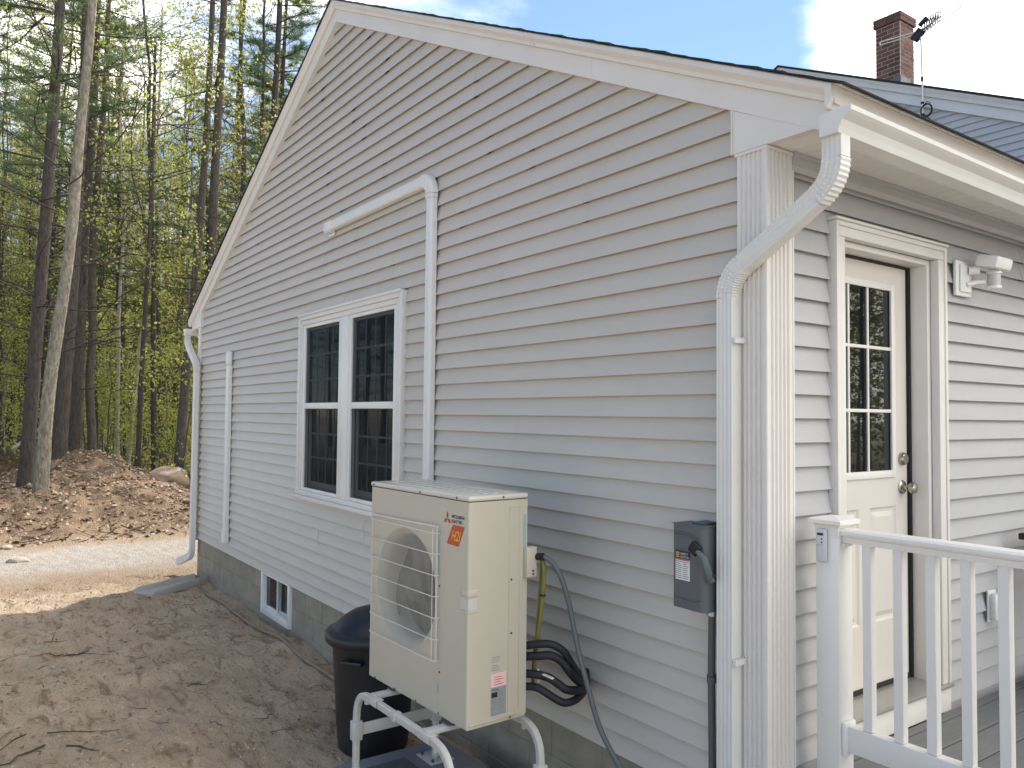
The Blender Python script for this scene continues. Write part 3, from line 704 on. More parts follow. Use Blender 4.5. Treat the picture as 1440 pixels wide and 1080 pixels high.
for k in range(7):
    c=Vector((.03+.029*k,.012+.012*k,1.28+.018*k))
    rr_=.115-.006*k
    mb.tube([c+Vector((rr_*math.cos(a)*.55,-rr_*math.cos(a)*.5,rr_*math.sin(a)*.9)) for a in np.linspace(0,2*PI,15)],.008,4,cap=False)
ab(mb,'director_loops',M['handle'])
for s_,nm in ((-1,'dipole_loop'),(1,'dipole_loop')):
    e=Vector((s_*.58,-.02,.13 if s_>0 else .05)); a=Vector((-.03,0,1.20)); u_=Vector((0,0,.045))
    ab(MB().tube(fillet([a,a+e,a+e+u_,a+u_],.02,4),.009,5),nm,M['alu'])

# ---------------------------------------------------------------- ducts and boxes on the gable
def profbox(w_,d_,r=.02,n=4):
    """rounded cover profile (a across, b outwards)"""
    P=[(-w_/2,0)]
    for k in range(n+1):
        a=PI-(PI/2)*k/n; P.append((-w_/2+r+r*math.cos(a),d_-r+r*math.sin(a)))
    for k in range(n+1):
        a=PI/2-(PI/2)*k/n; P.append((w_/2-r+r*math.cos(a),d_-r+r*math.sin(a)))
    return P+[(w_/2,0)]
lc=thing('pipe_cover','white L-shaped plastic pipe cover rising behind the heat pump and turning left','pipe cover',(-2.7,-.002,1.35))
def lw(o,par): 
    bpy.context.view_layer.update(); return local(par,o)
def vcover(xc,z0,z1,w_,d_,nm,par): 
    o=MB().prism(profbox(w_,d_),lambda p,t:Vector((xc+p[0],-.002-p[1],t)),z0,z1).build(nm,M['pvc'],par,smooth=True); return lw(o,par)
vcover(-2.70,1.35,3.60,.086,.047,'vertical_duct',lc)
o=MB().prism(profbox(.086,.047),lambda p,t:Vector((t,-.002-p[1],3.712+p[0])),-4.42,-2.80).build('horizontal_duct',M['pvc'],lc,smooth=True); lw(o,lc)
# elbow
mb=MB(); P=profbox(.098,.053); cx_,cz_=-2.80,3.60; vs=[]; R_=.106; n=10; m_=len(P)
for i in range(n+1):
    a=PI/2*i/n
    for p,q in P: vs.append(Vector((cx_+ (R_+p)*math.cos(a)-.006,-.001-q,cz_+(R_+p)*math.sin(a)+.006)))
fs=[(i*m_+k,i*m_+k+1,(i+1)*m_+k+1,(i+1)*m_+k) for i in range(n) for k in range(m_-1)]+[tuple(range(m_)),tuple(n*m_+k for k in range(m_))]
lw(mb.add(vs,fs).build('elbow',M['pvc'],lc,smooth=True),lc)
vcover(-2.70,3.575,3.602,.100,.054,'joint_collar',lc)
o=MB().prism(profbox(.105,.06,.028),lambda p,t:Vector((t,-.002-p[1],3.708+p[0])),-4.53,-4.42).box(-4.535,-4.40,-.012,-.002,3.63,3.665).build('end_cap',M['pvc'],lc,smooth=True,bevel=.012); lw(o,lc)
sc_=thing('pipe_cover','short straight white vertical pipe cover near the far left downspout','pipe cover',(-7.38,-.002,.6))
vcover(-7.38,.74,2.64,.086,.052,'duct',sc_); vcover(-7.38,.60,.76,.102,.060,'end_cap',sc_)
o=MB().prism(profbox(.100,.058,.028),lambda p,t:Vector((-7.38+p[0],-.002-p[1],t)),2.64,2.80).build('top_cap',M['pvc'],sc_,bevel=.014,smooth=True); lw(o,sc_)

# electrical disconnect
eb=thing('disconnect_box','dark grey electrical disconnect switch box with side lever on the wall by the downspout','electrical box',(-.29,0,1.29))
def e_(mb,name,m,**k): return mb.build(name,m,eb,**k)
e_(B(-.082,.080,-.112,-.004,.004,.345),'enclosure',M['boxgrey'],bevel=.004)
# cover with rounded right edge
P=[(-.088,-.108),(-.088,-.127),(-.085,-.130),(.055,-.130)]+[(.055+.030*math.sin(a),-.100-.030*math.cos(a)) for a in np.linspace(.2,PI/2,6)]+[(.085,-.04),(.0805,-.04),(.0805,-.108)]
e_(MB().prism(P,lambda p,t:Vector((p[0],p[1],t)),.0,.350),'cover',M['boxgrey'],smooth=True)
e_(MB().box(-.092,.088,-.134,-.02,.3505,.354).box(-.02,.05,-.09,-.0,.354,.362),'rain_lip',M['boxgrey'],bevel=.001)
e_(MB().tube([(-.075,-.132,.315),(.01,-.132,.312),(.045,-.131,.300)],.006,6).tube([(-.075,-.130,.045),(.02,-.131,.040),(.06,-.129,.048)],.004,6),'embossed_rib',M['boxgrey'],smooth=True)
e_(MB().box(.020,.068,-.155,-.128,.238,.285,M=Matrix.Translation((.044,0,.262))@Matrix.Rotation(.6,4,'Y')@Matrix.Translation((-.044,0,-.262))),'hub',M['rubber'],bevel=.006)
lv=[(.086,-.108,.262),(.090,-.118,.22),(.091,-.118,.18),(.090,-.108,.14)]
e_(MB().tube([(.060,-.150,.255),(.088,-.140,.225),(.094,-.128,.18),(.093,-.105,.135),(.092,-.08,.13)],[.010,.016,.020,.018,.008],8),'lever',M['handle'],smooth=True)
e_(B(.108,.112,-.118,-.088,.152,.164),'lever_slot',M['dark'])
e_(B(-.072,.006,-.1322,-.1302,.118,.212),'warning_label',M['label_w'])
e_(B(-.072,.006,-.1336,-.1324,.206,.240),'label_header',M['ink'])
e_(B(-.068,-.050,-.1345,-.1338,.212,.234),'maker_mark',M['ink_y'])
def text_obj(txt,size,m,parent,name,mtx,ext=0,bold=0):
    cu=bpy.data.curves.new('t','FONT'); cu.body=txt; cu.size=size; cu.offset=bold; cu.resolution_u=3
    t=bpy.data.objects.new('t',cu); C.objects.link(t); bpy.context.view_layer.update()
    me=bpy.data.meshes.new_from_object(t.evaluated_get(bpy.context.evaluated_depsgraph_get())); bpy.data.objects.remove(t)
    me.transform(mtx); o=link(name,me,m,parent); return o
TF=lambda x,y,z,sx=1: Matrix.Translation((x,y,z))@Matrix.Rotation(PI/2,4,'X')@Matrix.Scale(sx,4,(1,0,0))
text_obj('D',.020,M['ink'],eb,'maker_letter',TF(-.0655,-.1348,.2155),bold=.0004)
text_obj('SAFETY',.0125,M['label_w'],eb,'header_text',TF(-.044,-.1340,.224))
text_obj('SWITCH',.0125,M['label_w'],eb,'header_text',TF(-.044,-.1340,.211))
g=MB(); gr=random.Random(2)
for r_i in range(9):
    for cix in range(2):
        xs_=-.069+cix*.037; g.box(xs_,xs_+gr.uniform(.022,.034),-.1328,-.1323,.196-r_i*.0085-.003,.196-r_i*.0085)
e_(g,'fine_print',M['ink_g']); e_(B(-.070,.004,-.1331,-.1324,.2005,.2045),'red_line',M['logo_red'])
text_obj('30A',.013,M['purple'],eb,'marking',TF(-.050,-.1312,.244,1.2))
e_(B(.0,.022,-.129,-.115,-.004,.0),'latch',M['zinc'])
ec=thing('conduit','dark grey vertical conduit running down from the disconnect box','conduit',(-.25,-.032,0))
ec_=MB().tube([(0,0,0),(.002,0,.6),(-.003,0,1.0),(0,0,1.287)],.0155,12).build('pipe',M['conduit'],ec,smooth=True)
MB().tube([(0,0,.985),(0,0,1.01)],.022,12).box(-.036,.036,.012,.030,.985,1.01).build('strap',M['conduit'],ec)
MB().tube([(0,0,1.262),(0,0,1.288)],.024,12).build('hub_nut',M['zinc'],ec)

# security light
sl=thing('security_light','white motion sensor floodlight on the siding right of the door','security light',(0,1.63,2.74))
def s_(mb,name,m,**k): return mb.build(name,m,sl,**k)
s_(MB().box(.0,.018,-.085,.085,0,.185).box(.018,.030,-.055,.06,.02,.165),'mounting_plate',M['lamp'],bevel=.006)
s_(MB().tube([(.03,.02,.135),(.07,.05,.135)],.022,12).tube([(.03,-.0,.06),(.06,.05,.075),(.085,.075,.075)],.014,10),'arm',M['lamp'],smooth=True)
s_(MB().box(-.055,.055,-.085,.095,-.032,.032,M=Matrix.Translation((.12,.10,.175))@Matrix.Rotation(.25,4,'Y')),'lamp_head',M['lamp'],bevel=.014)
s_(B(-.05,.05,-.07,.08,-.036,-.0325,M=Matrix.Translation((.12,.10,.175))@Matrix.Rotation(.25,4,'Y')),'lamp_lens',M['lens'])
s_(MB().lathe([(0,-.05),(.034,-.048),(.036,-.04),(.036,-.034),(.031,-.033)],20,Matrix.Translation((.12,.10,.085))).lathe([(.031,.030),(.036,.031),(.036,.038),(.030,.046),(0,.048)],20,Matrix.Translation((.12,.10,.085))),'sensor_housing',M['lamp'],smooth=True)
s_(MB().lathe([(.031,-.033),(.031,.03)],20,Matrix.Translation((.12,.10,.085))),'sensor_window',M['lens'],smooth=True)
ol=thing('outlet_cover','white weatherproof outlet cover low on the siding right of the door','outlet',(0,1.915,1.10))
MB().box(0,.012,-.045,.045,-.08,.085).build('plate',M['vinyl'],ol,bevel=.004); MB().box(.012,.045,-.038,.034,-.07,.07).build('hinged_cover',M['vinyl'],ol,bevel=.010)
MB().box(.014,.03,.036,.047,-.062,.062).build('gasket',M['rubber'],ol)

# ---------------------------------------------------------------- deck, railing
deck=thing('deck','grey composite deck at the door behind the white railing','deck',(.9,2.2,0))
def dk(mb,name,m,**k): return lw(mb.build(name,m,deck,**k),deck)
xx=.010; k=0
while xx<3.2:
    a=xx+.003 if k else .028; b=.077 if k==0 else xx+.147
    dk(B(a,b,.175,4.3,.630,.655),'deck_board',M['deck'],bevel=.003,seg=1); xx=(.080 if k==0 else xx+.1515); k+=1
dk(MB().box(.02,3.2,.150,.172,.42,.652),'rim_board',M['deck'],bevel=.003)
dk(MB().box(.02,3.2,.19,.23,.40,.627).box(.02,3.2,2.0,2.04,.40,.627).box(.02,3.2,4.2,4.24,.40,.627),'joist',M['mortar'])
for a,b in ((1.5,.22),(3.1,.22),(1.5,4.2),(3.1,4.2)): dk(B(a-.07,a+.07,b+.0,b+.14,-.2,.40),'support_post',M['mortar'])
rl=thing('deck_railing','white vinyl deck railing with post, top rail and square balusters','railing',(.137,.25,.655))
def rb(mb,name,m,**k): return lw(mb.build(name,m,rl,**k),rl)
rb(B(.087,.187,.200,.300,.655,1.655),'post',M['vinyl'],bevel=.004)
cp=[(.050,1.648),(.053,1.652),(.053,1.662),(.060,1.668),(.064,1.676),(.064,1.681)]
mb=MB(); vs=[]
pr=[(.051,1.625),(.0515,1.660),(.056,1.668),(.060,1.672),(.071,1.676),(.072,1.690),(.066,1.694),(.030,1.703),(.0,1.707)]
for r_,z in pr: vs+=[(.137-r_,.25-r_,z),(.137+r_,.25-r_,z),(.137+r_,.25+r_,z),(.137-r_,.25+r_,z)]
fs=[(i*4+k,i*4+(k+1)%4,(i+1)*4+(k+1)%4,(i+1)*4+k) for i in range(len(pr)-1) for k in range(4)]
rb(mb.add(vs,fs),'post_cap',M['vinyl'],bevel=.0)
trp=[(-.026,0),(-.026,.022),(-.040,.028),(-.043,.036),(-.043,.046),(-.034,.054),(0,.057),(.034,.054),(.043,.046),(.043,.036),(.040,.028),(.026,.022),(.026,0)]
rb(MB().prism(trp,lambda p,t:Vector((t,.250+p[0],1.605+p[1])),.189,3.1),'top_rail',M['vinyl'])
rb(B(.189,3.1,.226,.274,.792,.892),'bottom_rail',M['vinyl'],bevel=.004)
rb(MB().box(.1875,.206,.212,.288,.775,.905).box(.1875,.204,.215,.285,1.588,1.604),'rail_bracket',M['vinyl'],bevel=.006)
k=0
xb=.267
while xb<3.05:
    rb(B(xb,xb+.036,.232,.268,.893,1.6045),'baluster',M['vinyl'],bevel=.002,seg=1); xb+=.122
rb(B(3.1,3.2,.200,.300,.655,1.70),'post',M['vinyl'],bevel=.004)
kp=thing('wireless_keypad','small light grey keypad mounted near the top of the railing post','keypad',(.121,.1995,1.52))
MB().box(-.024,.024,-.020,-.001,0,.135).build('body',M['device'],kp,bevel=.010,seg=3)
MB().box(-.013,.013,-.0215,-.0203,.108,.118).build('display',M['dark'],kp,bevel=.001)
for zz in (.092,.078): MB().box(.004,.010,-.0215,-.0203,zz,zz+.005).build('button',M['dark'],kp)
MB().box(-.016,.010,-.0213,-.0203,.069,.0705).build('seam',M['ink_g'],kp)
tb=thing('patio_table','black metal patio table edge at the right border of the photo','table',(.42,2.42,.657))
def t_(mb,name,m,**k): return mb.build(name,m,tb,**k)
t_(MB().box(-.35,.5,-.33,.5,.79,.825),'tabletop',M['blackmetal'],bevel=.006)
for a,b in ((-.3,-.28),(.45,-.28),(-.3,.45),(.45,.45)): t_(MB().tube([(a,b,0),(a,b,.79)],.016,8),'leg',M['blackmetal'],smooth=True)
t_(MB().box(-.32,.47,-.30,-.26,.04,.07).box(-.32,-.28,-.26,.45,.04,.07),'foot_bar',M['blackmetal'])

# ---------------------------------------------------------------- heat pump
hu=thing('heat_pump','beige outdoor heat pump unit with round fan, standing on a tubular stand','heat pump',(-1.036,-.748,.681),math.radians(1.72))
def u_(mb,name,m,**k): return mb.build(name,m,hu,**k)
W,D,HT=.950,.335,1.048
# front skin with round opening
fc=(-.568,.540); R0=.297; n=64
vs=[];fs=[]
def rectpt(a):
    dx,dz=math.cos(a),math.sin(a); x0,x1,z0,z1=-.940-fc[0],-.012-fc[0],.012-fc[1],1.018-fc[1]
    t=min((x1 if dx>0 else x0)/dx if abs(dx)>1e-6 else 9,(z1 if dz>0 else z0)/dz if abs(dz)>1e-6 else 9); return fc[0]+dx*t,fc[1]+dz*t
angs=sorted([2*PI*k/n for k in range(n)]+[math.atan2(z-fc[1],x-fc[0])%(2*PI) for x in (-.94,-.012) for z in (.012,1.018)])
for a in angs:
    ox,oz=rectpt(a); vs+=[(fc[0]+R0*math.cos(a),0,fc[1]+R0*math.sin(a)),(ox,0,oz)]
m_=len(angs); fs=[(2*i,2*i+1,2*((i+1)%m_)+1,2*((i+1)%m_)) for i in range(m_)]
o=u_(MB().add(vs,fs),'front_panel',M['unit'])
# rounded vertical edges, sides, back, as one shell
def rc(cx,cy,r,a0,a1,k=5): return [(cx+r*math.cos(a0+(a1-a0)*i/k),cy+r*math.sin(a0+(a1-a0)*i/k)) for i in range(k+1)]
P=rc(-.012,.012,.012,-PI/2,0)+[(0,.05),(0,D)]+[(-W,D),(-W,.05)]+rc(-W+.010,.010,.010,PI,1.5*PI)
mb=MB(); vs=[(p[0],p[1],z) for z in (.012,1.018) for p in P]; q=len(P)
mb.add(vs,[(i,i+1,q+i+1,q+i) for i in range(q-1)]); u_(mb,'side_shell',M['unit'],smooth=True)
u_(B(-W+.002,-.002,.002,D-.002,.0,.0115),'base_pan',M['unit'],bevel=.003)
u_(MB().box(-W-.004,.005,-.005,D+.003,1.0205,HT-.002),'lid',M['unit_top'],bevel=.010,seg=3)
mb=MB()
for k in range(4): mb.box(-W+.06,-.06,.055+k*.062,.085+k*.062,HT-.003,HT+.001)
u_(mb,'lid_rib',M['unit_top'],bevel=.0015)
u_(B(-W+.001,-.001,.001,D-.001,1.0182,1.0203),'lid_seam',M['dark'])
Ty=Matrix.Translation((fc[0],0,fc[1]))@Matrix.Rotation(-PI/2,4,'X')
u_(MB().lathe([(R0,0),(R0-.006,.006),(R0-.020,.016),(R0-.034,.04),(R0-.036,.07),(R0-.036,.14)],64,Ty),'bell_mouth',M['unit'],smooth=True)
u_(B(-.93,-.28,.20,.205,.1,1.0),'coil',M['coil'])
fb=MB()
fb.lathe([(0,.03),(.05,.032),(.075,.045),(.080,.12)],28,Ty)
for k in range(3):
    A=2*PI*k/3+.4; vs=[]
    for i in range(9):
        t=i/8; r_=.075+t*.172
        for j in range(5):
            s=j/4; sw=A+(s*(1.15+.15*t))-.25*t*t; dep=.055+.075*s-.01*math.sin(PI*s)
            vs.append(Ty@Vector((r_*math.cos(sw),r_*math.sin(sw),dep)))
    fb.add(vs,[(i*5+j,i*5+j+1,(i+1)*5+j+1,(i+1)*5+j) for i in range(8) for j in range(4)])
u_(fb,'fan',M['fan'],smooth=True)
# guard
g=MB(); gz=lambda v: v+(1.416-v)*.0157
for z in (.743,.642,.541,.439,.337,.236,.843):
    z=gz(z); g.tube([(-.912,-.002,z),(-.905,-.020,z),(-.892,-.029,z),(-.262,-.031,z),(-.247,-.027,z),(-.240,-.016,z),(-.240,-.002,z)],.0023,6)
g.tube([(-.905,-.002,.872),(-.900,-.020,.874),(-.27,-.022,.884),(-.25,-.004,.878)],.0035,6)
for x in (-.262,-.250,-.240,-.905): g.tube([(x,-.030 if x<-.26 and x>-.3 else -.016,gz(.236)),(x,-.030 if x<-.26 and x>-.3 else -.016,.874)],.0019,5)
u_(g,'fan_guard',M['wire'],smooth=True)
g=MB(); x=-.925
while x<-.25:
    hh=math.sqrt(max(0,(R0+.01)**2-(x-fc[0])**2)) if abs(x-fc[0])<R0+.01 else 0
    if hh>.02: g.tube([(x,-.004,fc[1]-hh),(x,-.004,fc[1]+hh)],.0010,4,cap=False)
    x+=.0105
u_(g,'fine_grille',M['wire'],kind='stuff')
# corner grip
u_(MB().box(-.062,.004,-.004,.050,.520,.532).box(-.062,.004,-.004,.050,.590,.622),'grip_lip',M['unit'],bevel=.004)
u_(B(-.060,.002,-.0015,.048,.533,.589),'grip_recess',M['stand'])
# side panel lines
g=MB()
for a,b,c,d in ((.226,.229,.04,.985),(.288,.291,.04,.985)): g.box(.0,.0022,a,b,c,d)
g.box(.0,.0022,.229,.288,.983,.986).box(0,.0022,.229,.288,.04,.043)
u_(g,'side_bead',M['unit'],bevel=.001)
u_(MB().box(-.245,-.243,-.0018,0,.02,.90),'panel_joint',M['unit'])
u_(MB().box(.0,.010,.01,.29,.020,.026),'drip_bead',M['unit'],bevel=.003)
u_(MB().box(-.004,.030,.312,.372,.650,.792),'valve_cover',M['unit'],bevel=.004)
def scr(x,y,z,ax):
    Mx=Matrix.Translation((x,y,z))@(Matrix.Rotation(PI/2,4,'X') if ax=='f' else Matrix.Rotation(PI/2,4,'Y'))
    u_(MB().lathe([(0,.004),(.004,.0035),(.0055,.001),(.0055,0)],10,Mx),'screw',M['screw'])
for u,v in ((.243,.603),(.233,.203),(.356,.717)): 
    if v!=.717: scr(-u,0,v,'f')
for u in (.915,.425,.095): scr(-u,-.005,1.032,'f')
for u,v in ((.875,.008),(.66,.008),(.45,.008),(.24,.010)): scr(-u,.001,v,'f')
for w_,v in ((.243,.646),(.245,.398),(.242,.012)): scr(0,w_,v,'s')
scr(.005,.188,1.034,'s'); scr(.030,.35,.665,'s'); scr(.030,.35,.680,'s')
u_(MB().box(-.265,-.254,-.0025,-.0005,.63,.865),'tape_strip',M['tape']); u_(MB().box(-.250,-.240,-.0025,-.0005,.100,.150),'tape_strip',M['tape'])
u_(MB().box(.0004,.002,.313,.325,.771,.946),'tape_strip',M['tape'])
# marks
def rhomb(cx,cz,ang,s):
    a=Vector((math.cos(ang),math.sin(ang))); b=Vector((-math.sin(ang),math.cos(ang))); h=s; w2=s*.577
    return [(cx+p.x,-.0012,cz+p.y) for p in (Vector((0,0)),a*h*.5+b*w2*.5,a*h,a*h*.5-b*w2*.5)]
g=MB(); lx,lz=-.180,.927
for ang in (PI/2,PI/2+2*PI/3,PI/2-2*PI/3): g.add(rhomb(lx,lz,ang,.036),[(0,1,2,3)])
u_(g,'maker_emblem',M['logo_red'])
text_obj('MITSUBISHI',.0205,M['ink'],hu,'maker_name',TF(-.143,-.0012,.936,1.02),bold=.0004)
text_obj('ELECTRIC',.0205,M['ink'],hu,'maker_name',TF(-.143,-.0012,.914,1.02),bold=.0004)
u_(MB().add([(-.133,-.0010,.905),(-.034,-.0010,.903),(-.083,-.0010,.808),(-.184,-.0010,.812)],[(0,1,2,3)]),'sticker',M['red'])
text_obj('H2i',.062,M['orange'],hu,'sticker_mark',Matrix.Translation((-.148,-.0016,.833))@Matrix.Rotation(PI/2,4,'X')@Matrix(((1,.35,0,0),(0,1.05,0,0),(0,0,1,0),(0,0,0,1)))@Matrix.Scale(.82,4,(1,0,0)),bold=.0012)
TS=lambda y,z,s=1: Matrix.Translation((.0014,y,z))@Matrix.Rotation(PI/2,4,'Z')@Matrix.Rotation(PI/2,4,'X')
g=MB(); gr=random.Random(6)
for k in range(9):
    if k==4: continue
    g.box(.0003,.0006,.134,.134+gr.uniform(.032,.050),.304-k*.0075-.0024,.304-k*.0075)
u_(g,'printed_notice',M['ink_g'])
u_(B(.0003,.0009,.130,.215,.166,.228),'pink_label',M['label_p']); g=MB()
for k in range(4): g.box(.0010,.0012,.150,.150+gr.uniform(.03,.058),.212-k*.011-.003,.212-k*.011)
u_(g,'fine_print',M['logo_red'])
u_(B(.0003,.0009,.130,.218,.037,.1655),'rating_plate',M['label_g'])
text_obj('MODEL',.012,M['ink'],hu,'plate_text',TS(.136,.150))
u_(B(.0010,.0013,.134,.168,.120,.143),'plate_block',M['ink']); g=MB()
for k in range(11):
    for c in range(2): g.box(.0010,.0012,.135+c*.041,.135+c*.041+gr.uniform(.018,.036),.114-k*.0068-.002,.114-k*.0068)
for k in range(3): g.box(.0010,.0012,.175,.175+gr.uniform(.02,.038),.146-k*.009-.004,.146-k*.009)
u_(g,'fine_print',M['ink_g'])

# stand
st=thing('equipment_stand','off-white tubular steel stand carrying the heat pump on the grey pad','stand',(-1.45,-.62,.17))
def t2(mb,name,m,**k): return lw(mb.build(name,m,st,**k),st)
XL,XR,YF,YR,ZT=-1.93,-.965,-.868,-.385,.636
for yy in (YF,YR):
    pth=fillet([(XL,yy,.175),(XL,yy,ZT),(XR,yy,ZT),(XR,yy,.175)],.15,9)
    prof=[(-.016,-.012),(-.010,-.019),(.010,-.019),(.016,-.012),(.016,.012),(.010,.019),(-.010,.019),(-.016,.012)]
    t2(MB().sweep(prof,pth,(0,1,0)),'arch_tube',M['stand'],smooth=True,angle=30)
    for x in (XL,XR):
        t2(B(x-.085,x+.085,yy-.075,yy+.075,.170,.176),'foot_plate',M['stand'],bevel=.002)
        for a in (-.06,.06): t2(MB().lathe([(0,.012),(.008,.012),(.009,0)],8,Matrix.Translation((x+a,yy-.05,.176))).lathe([(0,.012),(.008,.012),(.009,0)],8,Matrix.Translation((x+a,yy+.05,.176))),'bolt',M['screw'])
    for a_,b_ in ((-1.77,-1.66),(-1.235,-1.125)): t2(MB().box(a_,b_,yy-.0215,yy+.0215,ZT+.0192,ZT+.0230).box(a_,b_,yy-.0225,yy-.0195,ZT-.012,ZT+.0225),'clamp',M['stand'],bevel=.0015)
    t2(MB().box(-1.50,-1.46,yy-.0205,yy+.0205,ZT-.0205,ZT+.0205),'sleeve',M['stand'],bevel=.003)
    for x in (-1.80,-1.09): t2(MB().lathe([(0,.0),(.016,.001),(.016,.020),(0,.022)],12,Matrix.Translation((x,yy,ZT-.036))),'clamp_nut',M['stand'],smooth=True)
for x in (XL,XR):
    t2(MB().box(x-.006,x+.006,YF+.02,YR-.02,.395,.455),'cross_bar',M['stand'],bevel=.002)
    for yy in (YF,YR): t2(B(x-.024,x+.024,yy-.027,yy+.027,.375,.475),'cross_bar_clamp',M['stand'],bevel=.005)
for x in (-1.755,-1.20):
    t2(MB().box(x-.022,x+.022,YF-.0,YR+.03,.6585,.662).box(x-.022,x-.0185,YF,YR+.03,.640,.6585).box(x+.0185,x+.022,YF,YR+.03,.640,.6585),'mounting_rail',M['stand'],bevel=.001)
    for yy in (-.72,-.44):
        t2(B(x-.035,x+.035,yy-.045,yy+.035,.6622,.666),'mount_plate',M['zinc'],bevel=.001)
        t2(MB().tube([(x,yy,.666),(x,yy,.690)],.007,8).tube([(x,yy,.666),(x,yy,.674)],.013,6),'bolt',M['zinc'])
pd=thing('equipment_pad','grey rectangular plastic pad on the dirt under the stand','equipment pad',(-1.45,-.59,0))
o=lw(MB().box(-2.14,-.76,-1.02,-.215,-.02,.17).build('slab',M['pad'],pd,bevel=.012,seg=3),pd)
o=lw(MB().box(-2.02,-1.60,-.80,-.53,.1702,.1725).build('dark_square',M['patch'],pd),pd)  # flat darker rectangle laid on the pad's top face
# trash can
tcn=thing('trash_can','black round plastic trash can with domed lid behind the heat pump','trash can',(-2.63,-.43,-.015))
pr=[(0,.0),(.20,.0),(.215,.01),(.222,.10),(.232,.20),(.236,.30),(.252,.52),(.262,.66),(.268,.685),(.268,.70)]
MB().lathe(pr,48).build('body',M['can'],tcn,smooth=True,angle=60)
MB().lathe([(.262,.690),(.300,.692),(.306,.700),(.308,.745),(.300,.757),(.285,.762),(.268,.764),(.255,.775),(.245,.792),(.20,.832),(.14,.868),(.07,.890),(0,.895)],48).build('lid',M['can'],tcn,smooth=True,angle=50)
for a in (0,PI): MB().box(.250,.300,-.07,.07,.60,.625,M=Matrix.Rotation(a+2.2,4,'Z')).build('grip',M['can'],tcn,bevel=.006)

# cables and insulated lines
cb=thing('power_cable','grey flexible cable hanging from the heat pump down to the wall base','cable',(-.93,-.36,1.4))
lw(MB().tube(curve_pts([(-1.02,-.375,1.430),(-1.00,-.36,1.428),(-.965,-.33,1.405),(-.925,-.30,1.33),(-.90,-.27,1.20),(-.865,-.25,1.02),(-.81,-.23,.84),(-.74,-.21,.66),(-.60,-.19,.50),(-.47,-.17,.35),(-.36,-.15,.20),(-.33,-.14,.0)],6),.0125,10).build('cable',M['cable'],cb,smooth=True),cb)
lw(MB().tube([(-1.02,-.372,1.425),(-.985,-.362,1.428)],.018,8).build('connector',M['rubber'],cb),cb)
yb=thing('control_cable','yellow-green cable looping down behind the heat pump','cable',(-1.0,-.35,1.4))
lw(MB().tube(curve_pts([(-1.03,-.36,1.43),(-1.02,-.345,1.42),(-1.01,-.34,1.38),(-1.010,-.34,1.28),(-1.025,-.345,1.14),(-1.05,-.35,1.0),(-1.07,-.35,.86),(-1.07,-.35,.78)],6),.0105,8).tube(curve_pts([(-1.03,-.35,1.41),(-1.025,-.345,1.40),(-1.03,-.345,1.3),(-1.04,-.35,1.15),(-1.06,-.355,.9)],5),.006,6).build('cable',M['yellow'],yb,smooth=True),yb)
lw(MB().tube([(-1.014,-.341,1.235),(-1.014,-.341,1.245)],.014,8).build('tie',M['rubber'],yb),yb)
il=thing('insulated_pipes','bundle of black foam-covered pipes looping between heat pump and wall','pipes',(-.9,-.3,.9))
def pipe(pts,r):
    pts=[(-1.02+(x+1.02)*.60-.45*max(0,y+.36) if x>-1.05 and z_>.0 and y<-.01 else (x-.16 if y>-.01 else x),y,z_+.03) for x,y,z_ in pts]; lw(MB().tube(curve_pts(pts,8),r,12).build('pipe',M['foam'],il,smooth=True),il)
pipe([(-1.08,-.40,.965),(-1.0,-.37,.985),(-.90,-.32,.985),(-.82,-.27,.95),(-.775,-.22,.88),(-.76,-.15,.81),(-.79,-.08,.78),(-.93,.0,.77)],.0185)
pipe([(-1.08,-.40,.915),(-1.0,-.37,.930),(-.91,-.33,.935),(-.83,-.28,.905),(-.775,-.24,.85),(-.755,-.17,.79),(-.79,-.08,.76),(-.93,.0,.75)],.020)
pipe([(-1.08,-.40,.835),(-1.0,-.38,.845),(-.92,-.34,.835),(-.85,-.30,.805),(-.79,-.26,.775),(-.745,-.18,.755),(-.78,-.08,.74),(-.93,.0,.73)],.020)
pipe([(-1.08,-.40,.775),(-1.0,-.38,.785),(-.93,-.35,.765),(-.86,-.31,.735),(-.80,-.27,.715),(-.755,-.20,.715),(-.79,-.08,.715),(-.93,.0,.71)],.0185)
lw(MB().box(-1.01,-.90,-.372,-.360,.880,.886).tube([(-1.005,-.371,.90),(-1.0,-.371,.84)],.003,5).build('tie',M['label_w'],il),il)

# splash block
sb=thing('splash_block','grey plastic splash block lying below the far downspout','splash block',(-8.16,-.40,H(-8.2,-.4)+.01),math.radians(-64))
P=[(-.17,.0),(-.165,.085),(-.145,.085),(-.135,.03),(.135,.03),(.145,.085),(.165,.085),(.17,0)]
mb=MB(); vs=[]
for yv,sc_h,sw in ((-.42,.55,1.05),(-.36,.85,1.05),(0,1,.95),(.38,1.25,.72),(.40,1.25,.70)):
    vs+=[(p[0]*sw+0,0,0) and Vector((yv,p[0]*sw,p[1]*sc_h)) for p in P]
m_=len(P); fs=[(i*m_+k,i*m_+(k+1)%m_,(i+1)*m_+(k+1)%m_,(i+1)*m_+k) for i in range(4) for k in range(m_)]+[tuple(range(m_)),tuple(4*m_+k for k in range(m_))]
SBM=Matrix.Rotation(PI,4,'Z')
mb.add([SBM@v for v in vs],fs); mb.build('trough',M['splash'],sb,bevel=.004)
